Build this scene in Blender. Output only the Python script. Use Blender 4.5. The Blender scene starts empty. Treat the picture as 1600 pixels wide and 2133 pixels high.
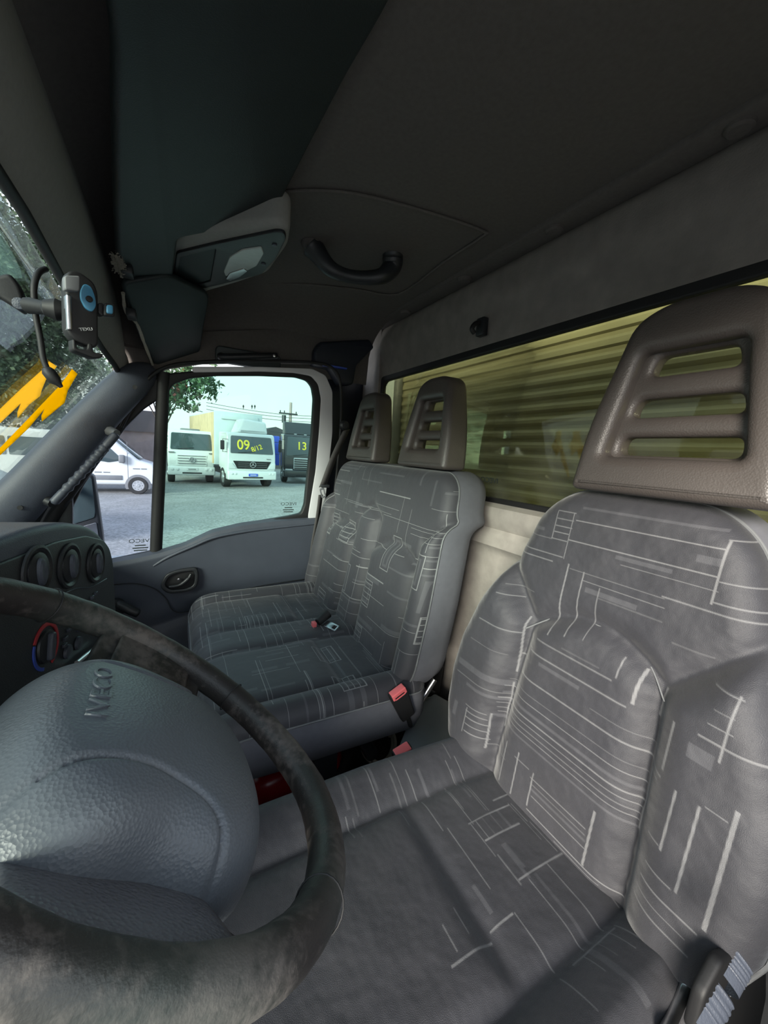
import bpy, bmesh, math, random
import numpy as np
from mathutils import Vector, Matrix
random.seed(7); np.random.seed(7)
PI=math.pi
SC=bpy.context.scene; COL=SC.collection
EYE=2.15                       # eye height above the yard; geometry is written relative to the eye, then lifted
# ------------------------------------------------------------------ camera
F=800.0
_y=np.array([362-800,-(917-1066),-F]); _y/=np.linalg.norm(_y)
_x=np.array([2272.87-800,-(1031.65-1066),-F]); _x/=np.linalg.norm(_x)
_z=np.cross(_x,_y); _z/=np.linalg.norm(_z); _y=np.cross(_z,_x)
M=np.array([_x,_y,_z])
cam=bpy.data.cameras.new('camera'); camo=bpy.data.objects.new('camera',cam); COL.objects.link(camo)
cam.sensor_fit='VERTICAL'; cam.sensor_height=24; cam.lens=F/2133*24; cam.clip_start=.01; cam.clip_end=500
mw=Matrix([[*M[0],0],[*M[1],0],[*M[2],0],[0,0,0,1]]); camo.matrix_world=mw
SC.camera=camo
# ------------------------------------------------------------------ light
SC.view_settings.view_transform='Standard'; SC.view_settings.look='None'
SC.view_settings.gamma=1; SC.view_settings.use_curve_mapping=False
SC.view_settings.exposure=0.98
W=bpy.data.worlds.new('sky'); SC.world=W; W.use_nodes=True
nt=W.node_tree; nt.nodes.clear()
tc=nt.nodes.new('ShaderNodeTexCoord'); sp=nt.nodes.new('ShaderNodeSeparateXYZ')
cr=nt.nodes.new('ShaderNodeValToRGB'); bg=nt.nodes.new('ShaderNodeBackground'); ow=nt.nodes.new('ShaderNodeOutputWorld')
nt.links.new(tc.outputs['Generated'],sp.inputs[0]); nt.links.new(sp.outputs[2],cr.inputs[0])
e=cr.color_ramp.elements
e[0].position=0.0; e[0].color=(.80,.62,.44,1)
e[1].position=.12; e[1].color=(.66,.76,.71,1)
q=e.new(.4); q.color=(.52,.68,.92,1)
nz=nt.nodes.new('ShaderNodeTexNoise'); nz.inputs['Scale'].default_value=3; nz.inputs['Detail'].default_value=4
nt.links.new(tc.outputs['Generated'],nz.inputs[0])
mx=nt.nodes.new('ShaderNodeMix'); mx.data_type='RGBA'; mx.inputs[7].default_value=(.85,.88,.9,1)
nt.links.new(nz.outputs[0],mx.inputs[0]); nt.links.new(cr.outputs[0],mx.inputs[6])
nt.links.new(mx.outputs[2],bg.inputs[0]); bg.inputs[1].default_value=1.15
nt.links.new(bg.outputs[0],ow.inputs[0])
sun=bpy.data.lights.new('low_sun','SUN'); sun.energy=4.6; sun.angle=math.radians(22); sun.color=(1,.93,.82)
suno=bpy.data.objects.new('low_sun',sun); COL.objects.link(suno)
suno.rotation_euler=Vector((.76,.58,-.30)).to_track_quat('-Z','Y').to_euler()
# ------------------------------------------------------------------ helpers
def ray(px,py): return M@np.array([px-800,-(py-1066),-F])
def P(px,py,ax,v):
    d=ray(px,py); return tuple(d*(v/d[ax]))
def PP(px,py,p0,n):
    d=ray(px,py); p0=np.array(p0,float); n=np.array(n,float); return tuple(d*((p0@n)/(d@n)))
def link(o,parent=None):
    COL.objects.link(o)
    if parent is not None: o.parent=parent
    return o
def tag(o,label=None,cat=None,group=None,kind=None):
    if label: o['label']=label
    if cat: o['category']=cat
    if group: o['group']=group
    if kind: o['kind']=kind
    return o
def empty(name,label=None,cat=None,group=None,kind=None,loc=(0,0,0),rz=0):
    o=bpy.data.objects.new(name,None); o.empty_display_size=.1; COL.objects.link(o)
    o.location=loc; o.rotation_euler=(0,0,rz)
    return tag(o,label,cat,group,kind)
def mk(name,V,Fs,mat,parent=None,smooth=True,uv=None,ang=40):
    me=bpy.data.meshes.new(name); me.from_pydata([tuple(map(float,v)) for v in V],[],Fs); me.update()
    if uv is not None:
        l=me.uv_layers.new(name='UVMap')
        idx=np.zeros(len(me.loops),dtype=np.int32); me.loops.foreach_get('vertex_index',idx)
        l.data.foreach_set('uv',np.array(uv,dtype=np.float32)[idx].ravel())
    fin(me,mat,smooth,ang)
    return link(bpy.data.objects.new(name,me),parent)
def fin(me,mat,smooth=True,ang=40,recalc=True):
    if recalc:
        b=bmesh.new(); b.from_mesh(me); bmesh.ops.recalc_face_normals(b,faces=b.faces); b.to_mesh(me); b.free()
    if smooth:
        me.polygons.foreach_set('use_smooth',[True]*len(me.polygons))
        try: me.set_sharp_from_angle(angle=math.radians(ang))
        except Exception: pass
    me.materials.clear(); me.materials.append(mat)
def bmobj(name,b,mat,parent=None,smooth=True,ang=40):
    me=bpy.data.meshes.new(name); b.to_mesh(me); b.free(); fin(me,mat,smooth,ang)
    return link(bpy.data.objects.new(name,me),parent)
def addbox(b,x0,x1,y0,y1,z0,z1,bev=0,seg=2):
    r=bmesh.ops.create_cube(b,size=1); vs=r['verts']
    for v in vs: v.co=Vector(((x0+x1)/2+v.co.x*(x1-x0),(y0+y1)/2+v.co.y*(y1-y0),(z0+z1)/2+v.co.z*(z1-z0)))
    if bev>0:
        es=list({e_ for v in vs for e_ in v.link_edges})
        bmesh.ops.bevel(b,geom=es,offset=bev,segments=seg,affect='EDGES',profile=.5)
def box(name,x0,x1,y0,y1,z0,z1,mat,parent=None,bev=0,seg=2,xf=None):
    b=bmesh.new(); addbox(b,x0,x1,y0,y1,z0,z1,bev,seg)
    if xf:
        for v in b.verts: v.co=Vector(xf(*v.co))
    return bmobj(name,b,mat,parent)
def grid(name,f,us,vs,mat,parent=None,uv=True,closeu=False,thick=0):
    V=[];UV=[]
    for v in vs:
        for u in us: V.append(f(u,v)); UV.append((u,v))
    n=len(us); Fs=[]
    for j in range(len(vs)-1):
        for i in range(n-1+(1 if closeu else 0)):
            Fs.append((j*n+i,j*n+(i+1)%n,(j+1)*n+(i+1)%n,(j+1)*n+i))
    o=mk(name,V,Fs,mat,parent,uv=UV if uv else None)
    if thick:
        m=o.modifiers.new('s','SOLIDIFY'); m.thickness=thick; m.offset=0
    return o
def smoothpath(pts,n=8,closed=False):
    pts=[np.array(p,float) for p in pts]; out=[]; N=len(pts)
    rng=N if closed else N-1
    for i in range(rng):
        p0=pts[(i-1)%N] if (closed or i>0) else pts[0]; p1=pts[i]; p2=pts[(i+1)%N]
        p3=pts[(i+2)%N] if (closed or i+2<N) else pts[-1]
        for k in range(n):
            t=k/n
            out.append(.5*((2*p1)+(-p0+p2)*t+(2*p0-5*p1+4*p2-p3)*t*t+(-p0+3*p1-3*p2+p3)*t**3))
    if not closed: out.append(pts[-1])
    return out
def tubeVF(pts,r,sides=10,closed=False,flat=1.0,up=None,caps=True):
    pts=[np.array(p,float) for p in pts]; N=len(pts)
    rs=r if hasattr(r,'__len__') else [r]*N
    V=[];Fs=[]; pn=None
    for i in range(N):
        a=pts[(i-1)%N] if (closed or i>0) else pts[0]; c=pts[(i+1)%N] if (closed or i<N-1) else pts[-1]
        t=c-a; t/=np.linalg.norm(t)+1e-12
        if pn is None:
            h=np.array(up if up is not None else ([0,0,1] if abs(t[2])<.9 else [1,0,0]),float)
        else: h=pn
        nn=h-t*(h@t); nn/=np.linalg.norm(nn)+1e-12; pn=nn; bb=np.cross(t,nn)
        for k in range(sides):
            an=2*PI*k/sides; V.append(pts[i]+rs[i]*(math.cos(an)*nn*flat+math.sin(an)*bb))
    for i in range(N-1+(1 if closed else 0)):
        for k in range(sides):
            j=(i+1)%N; Fs.append((i*sides+k,i*sides+(k+1)%sides,j*sides+(k+1)%sides,j*sides+k))
    if caps and not closed:
        Fs.append(tuple(range(sides-1,-1,-1))); Fs.append(tuple((N-1)*sides+k for k in range(sides)))
    return V,Fs
def tube(name,pts,r,mat,parent=None,sides=10,closed=False,flat=1.0,up=None):
    V,Fs=tubeVF(pts,r,sides,closed,flat,up); return mk(name,V,Fs,mat,parent,ang=60)
def lathe(name,prof,mat,parent=None,frame=None,n=24,xs=1):
    # prof: (radius, height); frame(u,v,w)->xyz
    V=[];Fs=[]
    for r,h in prof:
        for k in range(n):
            a=2*PI*k/n; p=(r*math.cos(a)*xs,r*math.sin(a),h); V.append(frame(*p) if frame else p)
    m=len(prof)
    for j in range(m-1):
        for k in range(n): Fs.append((j*n+k,j*n+(k+1)%n,(j+1)*n+(k+1)%n,(j+1)*n+k))
    if prof[0][0]>1e-6: Fs.append(tuple(range(n)))
    if prof[-1][0]>1e-6: Fs.append(tuple((m-1)*n+k for k in range(n)))
    return mk(name,V,Fs,mat,parent,ang=35)
def plateme(outer,holes=(),depth=.01,bev=.002,res=2):
    cu=bpy.data.curves.new('c','CURVE'); cu.dimensions='2D'; cu.fill_mode='BOTH'
    for pl in [outer]+list(holes):
        s=cu.splines.new('POLY'); s.points.add(len(pl)-1)
        for i,p in enumerate(pl): s.points[i].co=(p[0],p[1],0,1)
        s.use_cyclic_u=True
    cu.extrude=max(depth/2-bev,0); cu.bevel_depth=bev; cu.bevel_resolution=res; cu.offset=-bev
    o=bpy.data.objects.new('c',cu); COL.objects.link(o)
    dg=bpy.context.evaluated_depsgraph_get(); me=bpy.data.meshes.new_from_object(o.evaluated_get(dg))
    bpy.data.objects.remove(o); bpy.data.curves.remove(cu)
    return me
def plate(name,outer,mat,parent=None,holes=(),depth=.01,bev=.002,fr=None,res=2,ang=40):
    me=plateme(outer,holes,depth,bev,res); me.name=name
    if fr:
        for v in me.vertices: v.co=Vector([float(c) for c in fr(v.co.x,v.co.y,v.co.z)])
    b=bmesh.new(); b.from_mesh(me); bmesh.ops.remove_doubles(b,verts=b.verts,dist=1e-5); b.to_mesh(me); b.free()
    fin(me,mat,True,ang)
    return link(bpy.data.objects.new(name,me),parent)
def rrect(x0,x1,y0,y1,r,n=5):
    out=[]
    for cx,cy,a0 in ((x1-r,y1-r,0),(x0+r,y1-r,90),(x0+r,y0+r,180),(x1-r,y0+r,270)):
        for k in range(n+1):
            a=math.radians(a0+90*k/n); out.append((cx+r*math.cos(a),cy+r*math.sin(a)))
    return out
def roundpoly(pts,r,n=4):
    out=[];N=len(pts)
    for i in range(N):
        p=np.array(pts[i],float);a=np.array(pts[i-1],float)-p;c=np.array(pts[(i+1)%N],float)-p
        rr=r[i] if hasattr(r,'__len__') else r
        la=np.linalg.norm(a);lc=np.linalg.norm(c);d=min(rr,la*.48,lc*.48)
        A=p+a/la*d;B=p+c/lc*d
        for k in range(n+1):
            t=k/n; out.append(tuple((1-t)**2*A+2*t*(1-t)*p+t*t*B))
    return out
def circ(cx,cy,r,n=24,ry=None):
    ry=ry or r
    return [(cx+r*math.cos(2*PI*k/n),cy+ry*math.sin(2*PI*k/n)) for k in range(n)]
def basis(o,u,v):
    o=np.array(o,float);u=np.array(u,float);u/=np.linalg.norm(u);v=np.array(v,float);v-=u*(u@v);v/=np.linalg.norm(v);w=np.cross(u,v)
    f=lambda a,b,c=0:o+u*a+v*b+w*c
    f.inv=lambda p:((np.array(p)-o)@u,(np.array(p)-o)@v,(np.array(p)-o)@w)
    return f
def text(name,s,size,mat,parent,fr,ext=.0006,mirror=False,sx=1,align='CENTER'):
    cu=bpy.data.curves.new('t','FONT'); cu.body=s; cu.size=size; cu.extrude=ext; cu.offset=.012*size if mat is MT['yel'] else 0; cu.align_x=align; cu.align_y='CENTER'
    o=bpy.data.objects.new('t',cu); COL.objects.link(o)
    dg=bpy.context.evaluated_depsgraph_get(); me=bpy.data.meshes.new_from_object(o.evaluated_get(dg))
    bpy.data.objects.remove(o); me.name=name
    for v in me.vertices:
        x=v.co.x*sx*(-1 if mirror else 1); v.co=Vector([float(c) for c in fr(x,v.co.y,v.co.z)])
    fin(me,mat,False)
    return link(bpy.data.objects.new(name,me),parent)
def copytree(o,parent=None):
    c=o.copy(); COL.objects.link(c); c.parent=parent
    for ch in list(o.children): copytree(ch,c)
    return c
# ------------------------------------------------------------------ materials
class NT:
    def __init__(s,name):
        s.m=bpy.data.materials.new(name); s.m.use_nodes=True; s.t=s.m.node_tree; s.b=s.t.nodes['Principled BSDF']
    def n(s,typ,**kw):
        x=s.t.nodes.new(typ)
        for k,v in kw.items(): setattr(x,k,v)
        return x
    def set(s,sock,v):
        if hasattr(v,'is_output') or isinstance(v,bpy.types.NodeSocket): s.t.links.new(v,sock)
        else: sock.default_value=v
    def op(s,o,a,b=0.0,c=None):
        x=s.n('ShaderNodeMath',operation=o); s.set(x.inputs[0],a); s.set(x.inputs[1],b)
        if c is not None: s.set(x.inputs[2],c)
        return x.outputs[0]
    def mix(s,f,a,b):
        x=s.n('ShaderNodeMix',data_type='RGBA'); s.set(x.inputs[0],f)
        s.set(x.inputs[6],a if not isinstance(a,tuple) else (*a[:3],1)); s.set(x.inputs[7],b if not isinstance(b,tuple) else (*b[:3],1))
        return x.outputs[2]
    def noise(s,scale,detail=2,rough=.5,coord='Object',out=0):
        t=s.n('ShaderNodeTexCoord'); x=s.n('ShaderNodeTexNoise'); x.inputs['Scale'].default_value=scale
        x.inputs['Detail'].default_value=detail; x.inputs['Roughness'].default_value=rough
        s.t.links.new(t.outputs[coord],x.inputs['Vector']); return x.outputs[out]
    def white(s,a,b,seed=0.0):
        c=s.n('ShaderNodeCombineXYZ'); s.set(c.inputs[0],a); s.set(c.inputs[1],b); c.inputs[2].default_value=seed
        w=s.n('ShaderNodeTexWhiteNoise',noise_dimensions='3D'); s.t.links.new(c.outputs[0],w.inputs[0]); return w.outputs[0]
    def ramp(s,v,p0,p1):
        x=s.n('ShaderNodeMapRange'); s.set(x.inputs[0],v); x.inputs[1].default_value=p0; x.inputs[2].default_value=p1; return x.outputs[0]
    def bump(s,h,strength=.3,dist=.001):
        b=s.n('ShaderNodeBump'); b.inputs['Strength'].default_value=strength; b.inputs['Distance'].default_value=dist
        s.t.links.new(h,b.inputs['Height']); s.t.links.new(b.outputs[0],s.b.inputs['Normal'])
def plain(name,col,rough=.5,metal=0,nscale=40,var=.12,bump=.15,bdist=.0006,spec=.5,coat=0):
    k=NT(name); n=k.noise(nscale,3)
    c0=tuple(c*(1-var) for c in col); c1=tuple(min(1,c*(1+var)) for c in col)
    k.set(k.b.inputs['Base Color'],k.mix(n,c0,c1)); k.b.inputs['Roughness'].default_value=rough; k.b.inputs['Metallic'].default_value=metal
    k.b.inputs['Specular IOR Level'].default_value=spec; k.b.inputs['Coat Weight'].default_value=coat
    if bump: k.bump(k.noise(nscale*12,2),bump,bdist)
    return k.m
def grain(name,col,rough=.45,scale=500,strength=.5,spec=.5):
    k=NT(name); t=k.n('ShaderNodeTexCoord'); v=k.n('ShaderNodeTexVoronoi'); v.inputs['Scale'].default_value=scale
    k.t.links.new(t.outputs['Object'],v.inputs['Vector'])
    n=k.noise(14,3); k.set(k.b.inputs['Base Color'],k.mix(n,tuple(c*.85 for c in col),tuple(c*1.15 for c in col)))
    k.b.inputs['Roughness'].default_value=rough; k.b.inputs['Specular IOR Level'].default_value=spec
    k.bump(v.outputs['Distance'],strength,.0006); return k.m
def fabric():
    k=NT('seat_cloth'); t=k.n('ShaderNodeUVMap'); sp=k.n('ShaderNodeSeparateXYZ'); k.t.links.new(t.outputs[0],sp.inputs[0])
    x,y=sp.outputs[0],sp.outputs[1]; op=k.op
    def lines(x,y,pitch,L,prob,w,seed,jit=.35):
        row=op('FLOOR',op('DIVIDE',y,pitch)); off=op('MULTIPLY',k.white(row,0.0,seed),7.3)
        cx=op('ADD',op('DIVIDE',x,L),off); cell=op('FLOOR',cx); fx=op('FRACT',cx)
        r=k.white(row,cell,seed+1); r2=k.white(row,cell,seed+2)
        on=op('LESS_THAN',r,prob)
        fy=op('MULTIPLY',op('SUBTRACT',op('FRACT',op('DIVIDE',y,pitch)),op('ADD',op('MULTIPLY',r2,jit),.3)),pitch)
        ww=op('MULTIPLY',op('ADD',op('MULTIPLY',op('POWER',r2,5.0),1.3),.55),w)
        ln=op('LESS_THAN',op('ABSOLUTE',fy),ww)
        st=op('GREATER_THAN',fx,op('MULTIPLY',r2,.35))
        return op('MULTIPLY',op('MULTIPLY',on,ln),st)
    h1=lines(x,y,.017,.20,.20,.0009,1.0)
    h2=lines(x,y,.052,.30,.60,.0010,4.0)
    v1=lines(y,x,.052,.12,.24,.0011,8.0)
    h3=lines(x,y,.034,.17,.30,.0045,12.0)           # paler bands
    v3=lines(y,x,.075,.09,.25,.007,15.0)
    # nested rectangles
    cw,chh=.17,.145
    rx=op('DIVIDE',x,cw); row=op('FLOOR',op('DIVIDE',y,chh)); rx=op('ADD',rx,op('MULTIPLY',k.white(row,1.0,20.0),3.1)); cell=op('FLOOR',rx)
    on=op('LESS_THAN',k.white(row,cell,22.0),.42); r3=k.white(row,cell,23.0)
    px=op('ABSOLUTE',op('MULTIPLY',op('SUBTRACT',op('FRACT',rx),.5),cw)); py=op('ABSOLUTE',op('MULTIPLY',op('SUBTRACT',op('FRACT',op('DIVIDE',y,chh)),.5),chh))
    a=op('ADD',op('MULTIPLY',r3,.022),.022); b=op('SUBTRACT',.052,op('MULTIPLY',r3,.022))
    d=op('MAXIMUM',op('SUBTRACT',px,a),op('SUBTRACT',py,b))
    outl=op('MULTIPLY',on,op('LESS_THAN',op('ABSOLUTE',d),.0011))
    inside=op('LESS_THAN',d,0.0)
    ring=op('MULTIPLY',on,op('LESS_THAN',op('ABSOLUTE',op('ADD',d,.013)),.004))
    lad=op('MULTIPLY',op('MULTIPLY',on,op('GREATER_THAN',r3,.5)),op('MULTIPLY',inside,op('LESS_THAN',op('FRACT',op('DIVIDE',y,.0155)),.12)))
    outside=op('SUBTRACT',1.0,op('MULTIPLY',on,op('LESS_THAN',d,.002)))
    ln=op('MULTIPLY',op('MAXIMUM',op('MAXIMUM',h1,h2),v1),outside)
    ln=op('MAXIMUM',ln,op('MAXIMUM',outl,lad))
    band=op('MAXIMUM',op('MULTIPLY',op('MAXIMUM',h3,v3),outside),ring)
    weave=k.noise(900,2,coord='UV'); wear=k.noise(5,4,coord='UV')
    base=k.mix(wear,(.034,.034,.041),(.062,.061,.068))
    c=k.mix(op('MULTIPLY',band,.45),base,(.115,.115,.125)); c=k.mix(op('MULTIPLY',ln,op('ADD',op('MULTIPLY',weave,.6),.4)),c,(.29,.29,.29))
    k.set(k.b.inputs['Base Color'],c); k.b.inputs['Roughness'].default_value=.62; k.b.inputs['Specular IOR Level'].default_value=.45
    k.b.inputs['Sheen Weight'].default_value=.25; k.b.inputs['Sheen Roughness'].default_value=.4
    fold=k.noise(11,3,coord='UV')
    k.bump(op('ADD',op('MULTIPLY',weave,.15),op('MULTIPLY',fold,5.0)),.5,.0016); return k.m
def drawn_fabric():
    k=NT('driver_seat_cloth'); a=k.n('ShaderNodeAttribute'); a.attribute_name='weave'; sp=k.n('ShaderNodeSeparateColor'); k.t.links.new(a.outputs['Color'],sp.inputs[0])
    weave=k.noise(1100,2,coord='UV'); wear=k.noise(6,4,coord='UV'); n2=k.noise(38,5,.7,coord='UV')
    base=k.mix(k.op('ADD',k.op('MULTIPLY',wear,.7),k.op('MULTIPLY',n2,.3)),(.021,.022,.030),(.050,.049,.054))
    c=k.mix(k.op('MULTIPLY',sp.outputs[1],.5),base,(.095,.095,.105)); c=k.mix(k.op('MULTIPLY',sp.outputs[0],k.op('ADD',k.op('MULTIPLY',weave,.5),.3)),c,(.26,.26,.265))
    k.set(k.b.inputs['Base Color'],c); k.b.inputs['Roughness'].default_value=.58; k.b.inputs['Specular IOR Level'].default_value=.5
    k.b.inputs['Sheen Weight'].default_value=.25; k.b.inputs['Sheen Roughness'].default_value=.4
    fold=k.noise(13,3,coord='UV'); k.bump(k.op('ADD',k.op('MULTIPLY',weave,.25),k.op('MULTIPLY',fold,5.0)),.6,.0035); return k.m
def glass(name,tint,gl=.08,rough=.0,dirt=0):
    k=NT(name); k.t.nodes.remove(k.b); tr=k.n('ShaderNodeBsdfTransparent'); tr.inputs[0].default_value=(*tint,1)
    g=k.n('ShaderNodeBsdfGlossy'); g.inputs['Roughness'].default_value=rough; g.inputs[0].default_value=(1,1,1,1)
    fr=k.n('ShaderNodeFresnel'); fr.inputs[0].default_value=1.45; m=k.n('ShaderNodeMixShader')
    k.set(m.inputs[0],k.op('MULTIPLY',fr.outputs[0],gl*10)); k.t.links.new(tr.outputs[0],m.inputs[1]); k.t.links.new(g.outputs[0],m.inputs[2])
    o=[n_ for n_ in k.t.nodes if n_.type=='OUTPUT_MATERIAL'][0]; out=m.outputs[0]
    if dirt:
        d=k.n('ShaderNodeBsdfDiffuse'); d.inputs[0].default_value=(.5,.5,.45,1); m2=k.n('ShaderNodeMixShader')
        k.set(m2.inputs[0],k.op('MULTIPLY',k.ramp(k.noise(9,5),.35,.8),dirt)); k.t.links.new(out,m2.inputs[1]); k.t.links.new(d.outputs[0],m2.inputs[2]); out=m2.outputs[0]
    k.t.links.new(out,o.inputs[0]); return k.m
def vinyl(name,col,trn):
    k=NT(name); k.t.nodes.remove(k.b); d=k.n('ShaderNodeBsdfDiffuse'); l=k.n('ShaderNodeBsdfTranslucent'); t=k.n('ShaderNodeBsdfTransparent')
    d.inputs[0].default_value=(*col,1); l.inputs[0].default_value=(*col,1); m=k.n('ShaderNodeMixShader'); m.inputs[0].default_value=.75; m2=k.n('ShaderNodeMixShader'); m2.inputs[0].default_value=trn
    k.t.links.new(d.outputs[0],m.inputs[1]); k.t.links.new(l.outputs[0],m.inputs[2]); k.t.links.new(m.outputs[0],m2.inputs[1]); k.t.links.new(t.outputs[0],m2.inputs[2])
    o=[n_ for n_ in k.t.nodes if n_.type=='OUTPUT_MATERIAL'][0]; k.t.links.new(m2.outputs[0],o.inputs[0]); return k.m
def leather():
    k=NT('worn_leather'); n=k.noise(9,6,.7); n2=k.noise(120,3,.6)
    f=k.ramp(k.op('ADD',k.op('MULTIPLY',n,.7),k.op('MULTIPLY',n2,.3)),.47,.60)
    g=k.ramp(k.noise(5,2),.5,.68)
    c=k.mix(f,(.024,.021,.020),(.105,.088,.080)); c=k.mix(k.op('MULTIPLY',g,.3),c,(.055,.085,.075))
    k.set(k.b.inputs['Base Color'],c); k.set(k.b.inputs['Roughness'],k.op('ADD',k.op('MULTIPLY',f,.2),.48))
    k.b.inputs['Specular IOR Level'].default_value=.55
    k.bump(k.op('ADD',k.op('MULTIPLY',n2,.6),k.op('MULTIPLY',k.noise(600,2),.4)),.5,.0012); return k.m
def ground_mat():
    k=NT('gravel_yard'); n=k.noise(.35,5,.6); n2=k.noise(14,5,.7); n3=k.noise(1.6,4,.7)
    c=k.mix(k.ramp(n,.35,.65),(.38,.37,.37),(.50,.50,.48)); c=k.mix(k.ramp(n2,.40,.75),k.mix(k.ramp(n3,.45,.7),(.19,.19,.18),(.29,.29,.28)),c)
    k.set(k.b.inputs['Base Color'],c); k.b.inputs['Roughness'].default_value=.9; k.bump(n2,.6,.05); return k.m
def leafmat(name,c0,c1):
    k=NT(name); n=k.noise(1.5,3); k.set(k.b.inputs['Base Color'],k.mix(k.ramp(n,.35,.65),c0,c1)); k.b.inputs['Roughness'].default_value=.5
    return k.m
MT=dict(
 cloth=fabric(), clothd=drawn_fabric(), side=plain('seat_side_cloth',(.12,.122,.14),.75,nscale=60,bump=.3),
 pipe=plain('piping',(.16,.165,.17),.6), hr=grain('headrest_foam',(.068,.058,.053),.42,420,.5),
 plast=grain('slate_plastic',(.056,.064,.084),.48,650,.35), plastd=grain('black_plastic',(.018,.020,.023),.42,600,.3),
 plastt=grain('teal_vinyl',(.017,.025,.027),.55,500,.3), liner=plain('headliner_felt',(.105,.094,.088),.95,nscale=120,var=.2,bump=.5,bdist=.001),  # headliner colour darkened to carry the ceiling's shade
 liner_lit=plain('front_header_felt_lit',(.27,.265,.25),.9,nscale=120,bump=.4,bdist=.001), hwall=plain('rear_header_felt',(.20,.18,.165),.9,nscale=22,var=.3,bump=.5,bdist=.001), rwall=plain('rear_wall_felt',(.36,.33,.30),.9,nscale=22,var=.35,bump=.5,bdist=.001),  # front header: same felt as the headliner, brightened for the light it catches
 rub=plain('rubber',(.010,.010,.011),.6), metal=plain('steel',(.55,.56,.58),.3,1), darkm=plain('dark_steel',(.05,.055,.06),.4,.6),
 red=plain('buckle_red',(.80,.16,.17),.45,bump=0), redp=plain('red_paint',(.35,.01,.015),.25,bump=0), leather=leather(),
 hub=grain('hub_plastic',(.105,.118,.135),.42,420,.55), hubt=grain('dimpled_plastic',(.13,.13,.15),.30,330,1.0),
 white=plain('white_body_paint',(.60,.62,.62),.3,nscale=2,var=.04,bump=0,coat=.3), white2=plain('white_frame_paint',(.62,.62,.64),.35,nscale=5,var=.05,bump=0),
 dglass=plain('vehicle_glass',(.045,.065,.07),.06,nscale=3,bump=0,spec=.8), tyre=plain('tyre_rubber',(.022,.022,.022),.8,bump=.2,bdist=.01),
 grey=plain('grey_trim',(.16,.165,.17),.5,nscale=8,bump=0), blackp=plain('black_truck_paint',(.02,.024,.028),.25,nscale=3,bump=0,coat=.5),
 lamp=plain('lamp_glass',(.6,.62,.62),.1,nscale=90,var=.4,bump=0), yel=plain('yellow_paint',(.85,.72,.05),.5,bump=0),
 sticker=vinyl('orange_vinyl',(1,.66,.01),0), sticker_ghost=vinyl('sticker_ghost_reflection',(1,.60,.05),.25), blue=plain('blue_plate',(.03,.08,.5),.4,bump=0), phoneb=plain('cyan_pad',(.06,.22,.36),.4,bump=0),  # the paler vinyl stands in for the stripe's reflection in the glass
 text=plain('pale_print',(.5,.5,.5),.5,bump=0), etch=plain('dark_etching',(.03,.04,.04),.6,bump=0), floor=plain('floor_mat',(.02,.022,.025),.8,nscale=30,bump=.5,bdist=.003),
 paper=plain('cream_paper',(.62,.58,.48),.7,nscale=8,bump=0), redblue=plain('dial_red',(.45,.03,.04),.5,bump=0), dialb=plain('dial_blue',(.04,.08,.4),.5,bump=0),
 tray=plain('grey_tray',(.20,.225,.245),.33,nscale=10,var=.2,bump=0), bark=plain('bark',(.06,.05,.04),.9,nscale=6,bump=.5,bdist=.02),
 leafA=leafmat('leaf_green',(.035,.07,.035),(.09,.14,.08)), leafB=leafmat('leaf_near',(.03,.08,.03),(.07,.14,.06)), leafr=leafmat('leaf_red',(.25,.05,.04),(.35,.09,.07)),
 bwall=plain('sunlit_box_wall',(.34,.31,.20),.6,nscale=2,var=.6,bump=0), boxw=plain('grey_box_wall',(.48,.55,.56),.5,nscale=1.5,var=.12,bump=0),  # cargo wall: cream with the yellow evening light put into its colour
 boxt=plain('tan_box_side',(.55,.40,.24),.7,nscale=1.5,var=.25,bump=0), conc=plain('weathered_wall',(.32,.27,.25),.9,nscale=2,var=.3,bump=0), dcon=plain('dark_building',(.13,.12,.12),.9,nscale=1,var=.3,bump=0),
 gglass=glass('green_door_glass',(.68,.84,.80),.05), qglass=glass('clear_quarter_glass',(.80,.84,.92),.05), wglass=glass('windshield_glass',(.80,.86,.84),.05,dirt=.008),
 rglass=glass('rear_glass',(.64,.66,.50),.06,.03,dirt=.08), tan=plain('torn_foam',(.75,.68,.58),.95,nscale=300,var=.4,bump=1,bdist=.003), belt=plain('belt_webbing',(.075,.07,.07),.6,nscale=400,bump=.6),
 navy=plain('navy_pillar',(.012,.016,.026),.5), gmd=ground_mat(), rim=plain('wheel_rim_silver',(.5,.51,.52),.35,.6,bump=0), lens=plain('lamp_lens',(.42,.46,.44),.25,nscale=60,bump=.2),
)
# ================================================================== THE SETTING
# ---- yard
n=70
def gz(x,y): return -EYE+.02*math.sin(x*.9+y*.5)+.015*math.sin(y*1.7-x*.6)
g=grid('ground',lambda u,v:(u,v,gz(u,v)),np.linspace(-45,55,n),np.concatenate([np.linspace(-25,40,60),[60,90]]),MT['gmd']); tag(g,kind='structure')
# ---- ceiling
YD,YP=-.14,1.70
def ceilz(x,y):
    u=max(0,(.15-x)/.34); v=max(0,(y-1.30)/.40) if y>.8 else max(0,(.06-y)/.2)
    s=min(1,(u**3+v**3)); return .31+.25*(1-s)**(1/3)
xs=np.concatenate([np.linspace(-.19,.15,26)[:-1],np.linspace(.15,.80,12)]); ys=np.concatenate([np.linspace(-.14,.06,12)[:-1],np.linspace(.06,1.3,14)[:-1],np.linspace(1.3,1.70,26)])
c=grid('ceiling',lambda u,v:(u,v,ceilz(u,v)),xs,ys,MT['liner']); tag(c,kind='structure')
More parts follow.
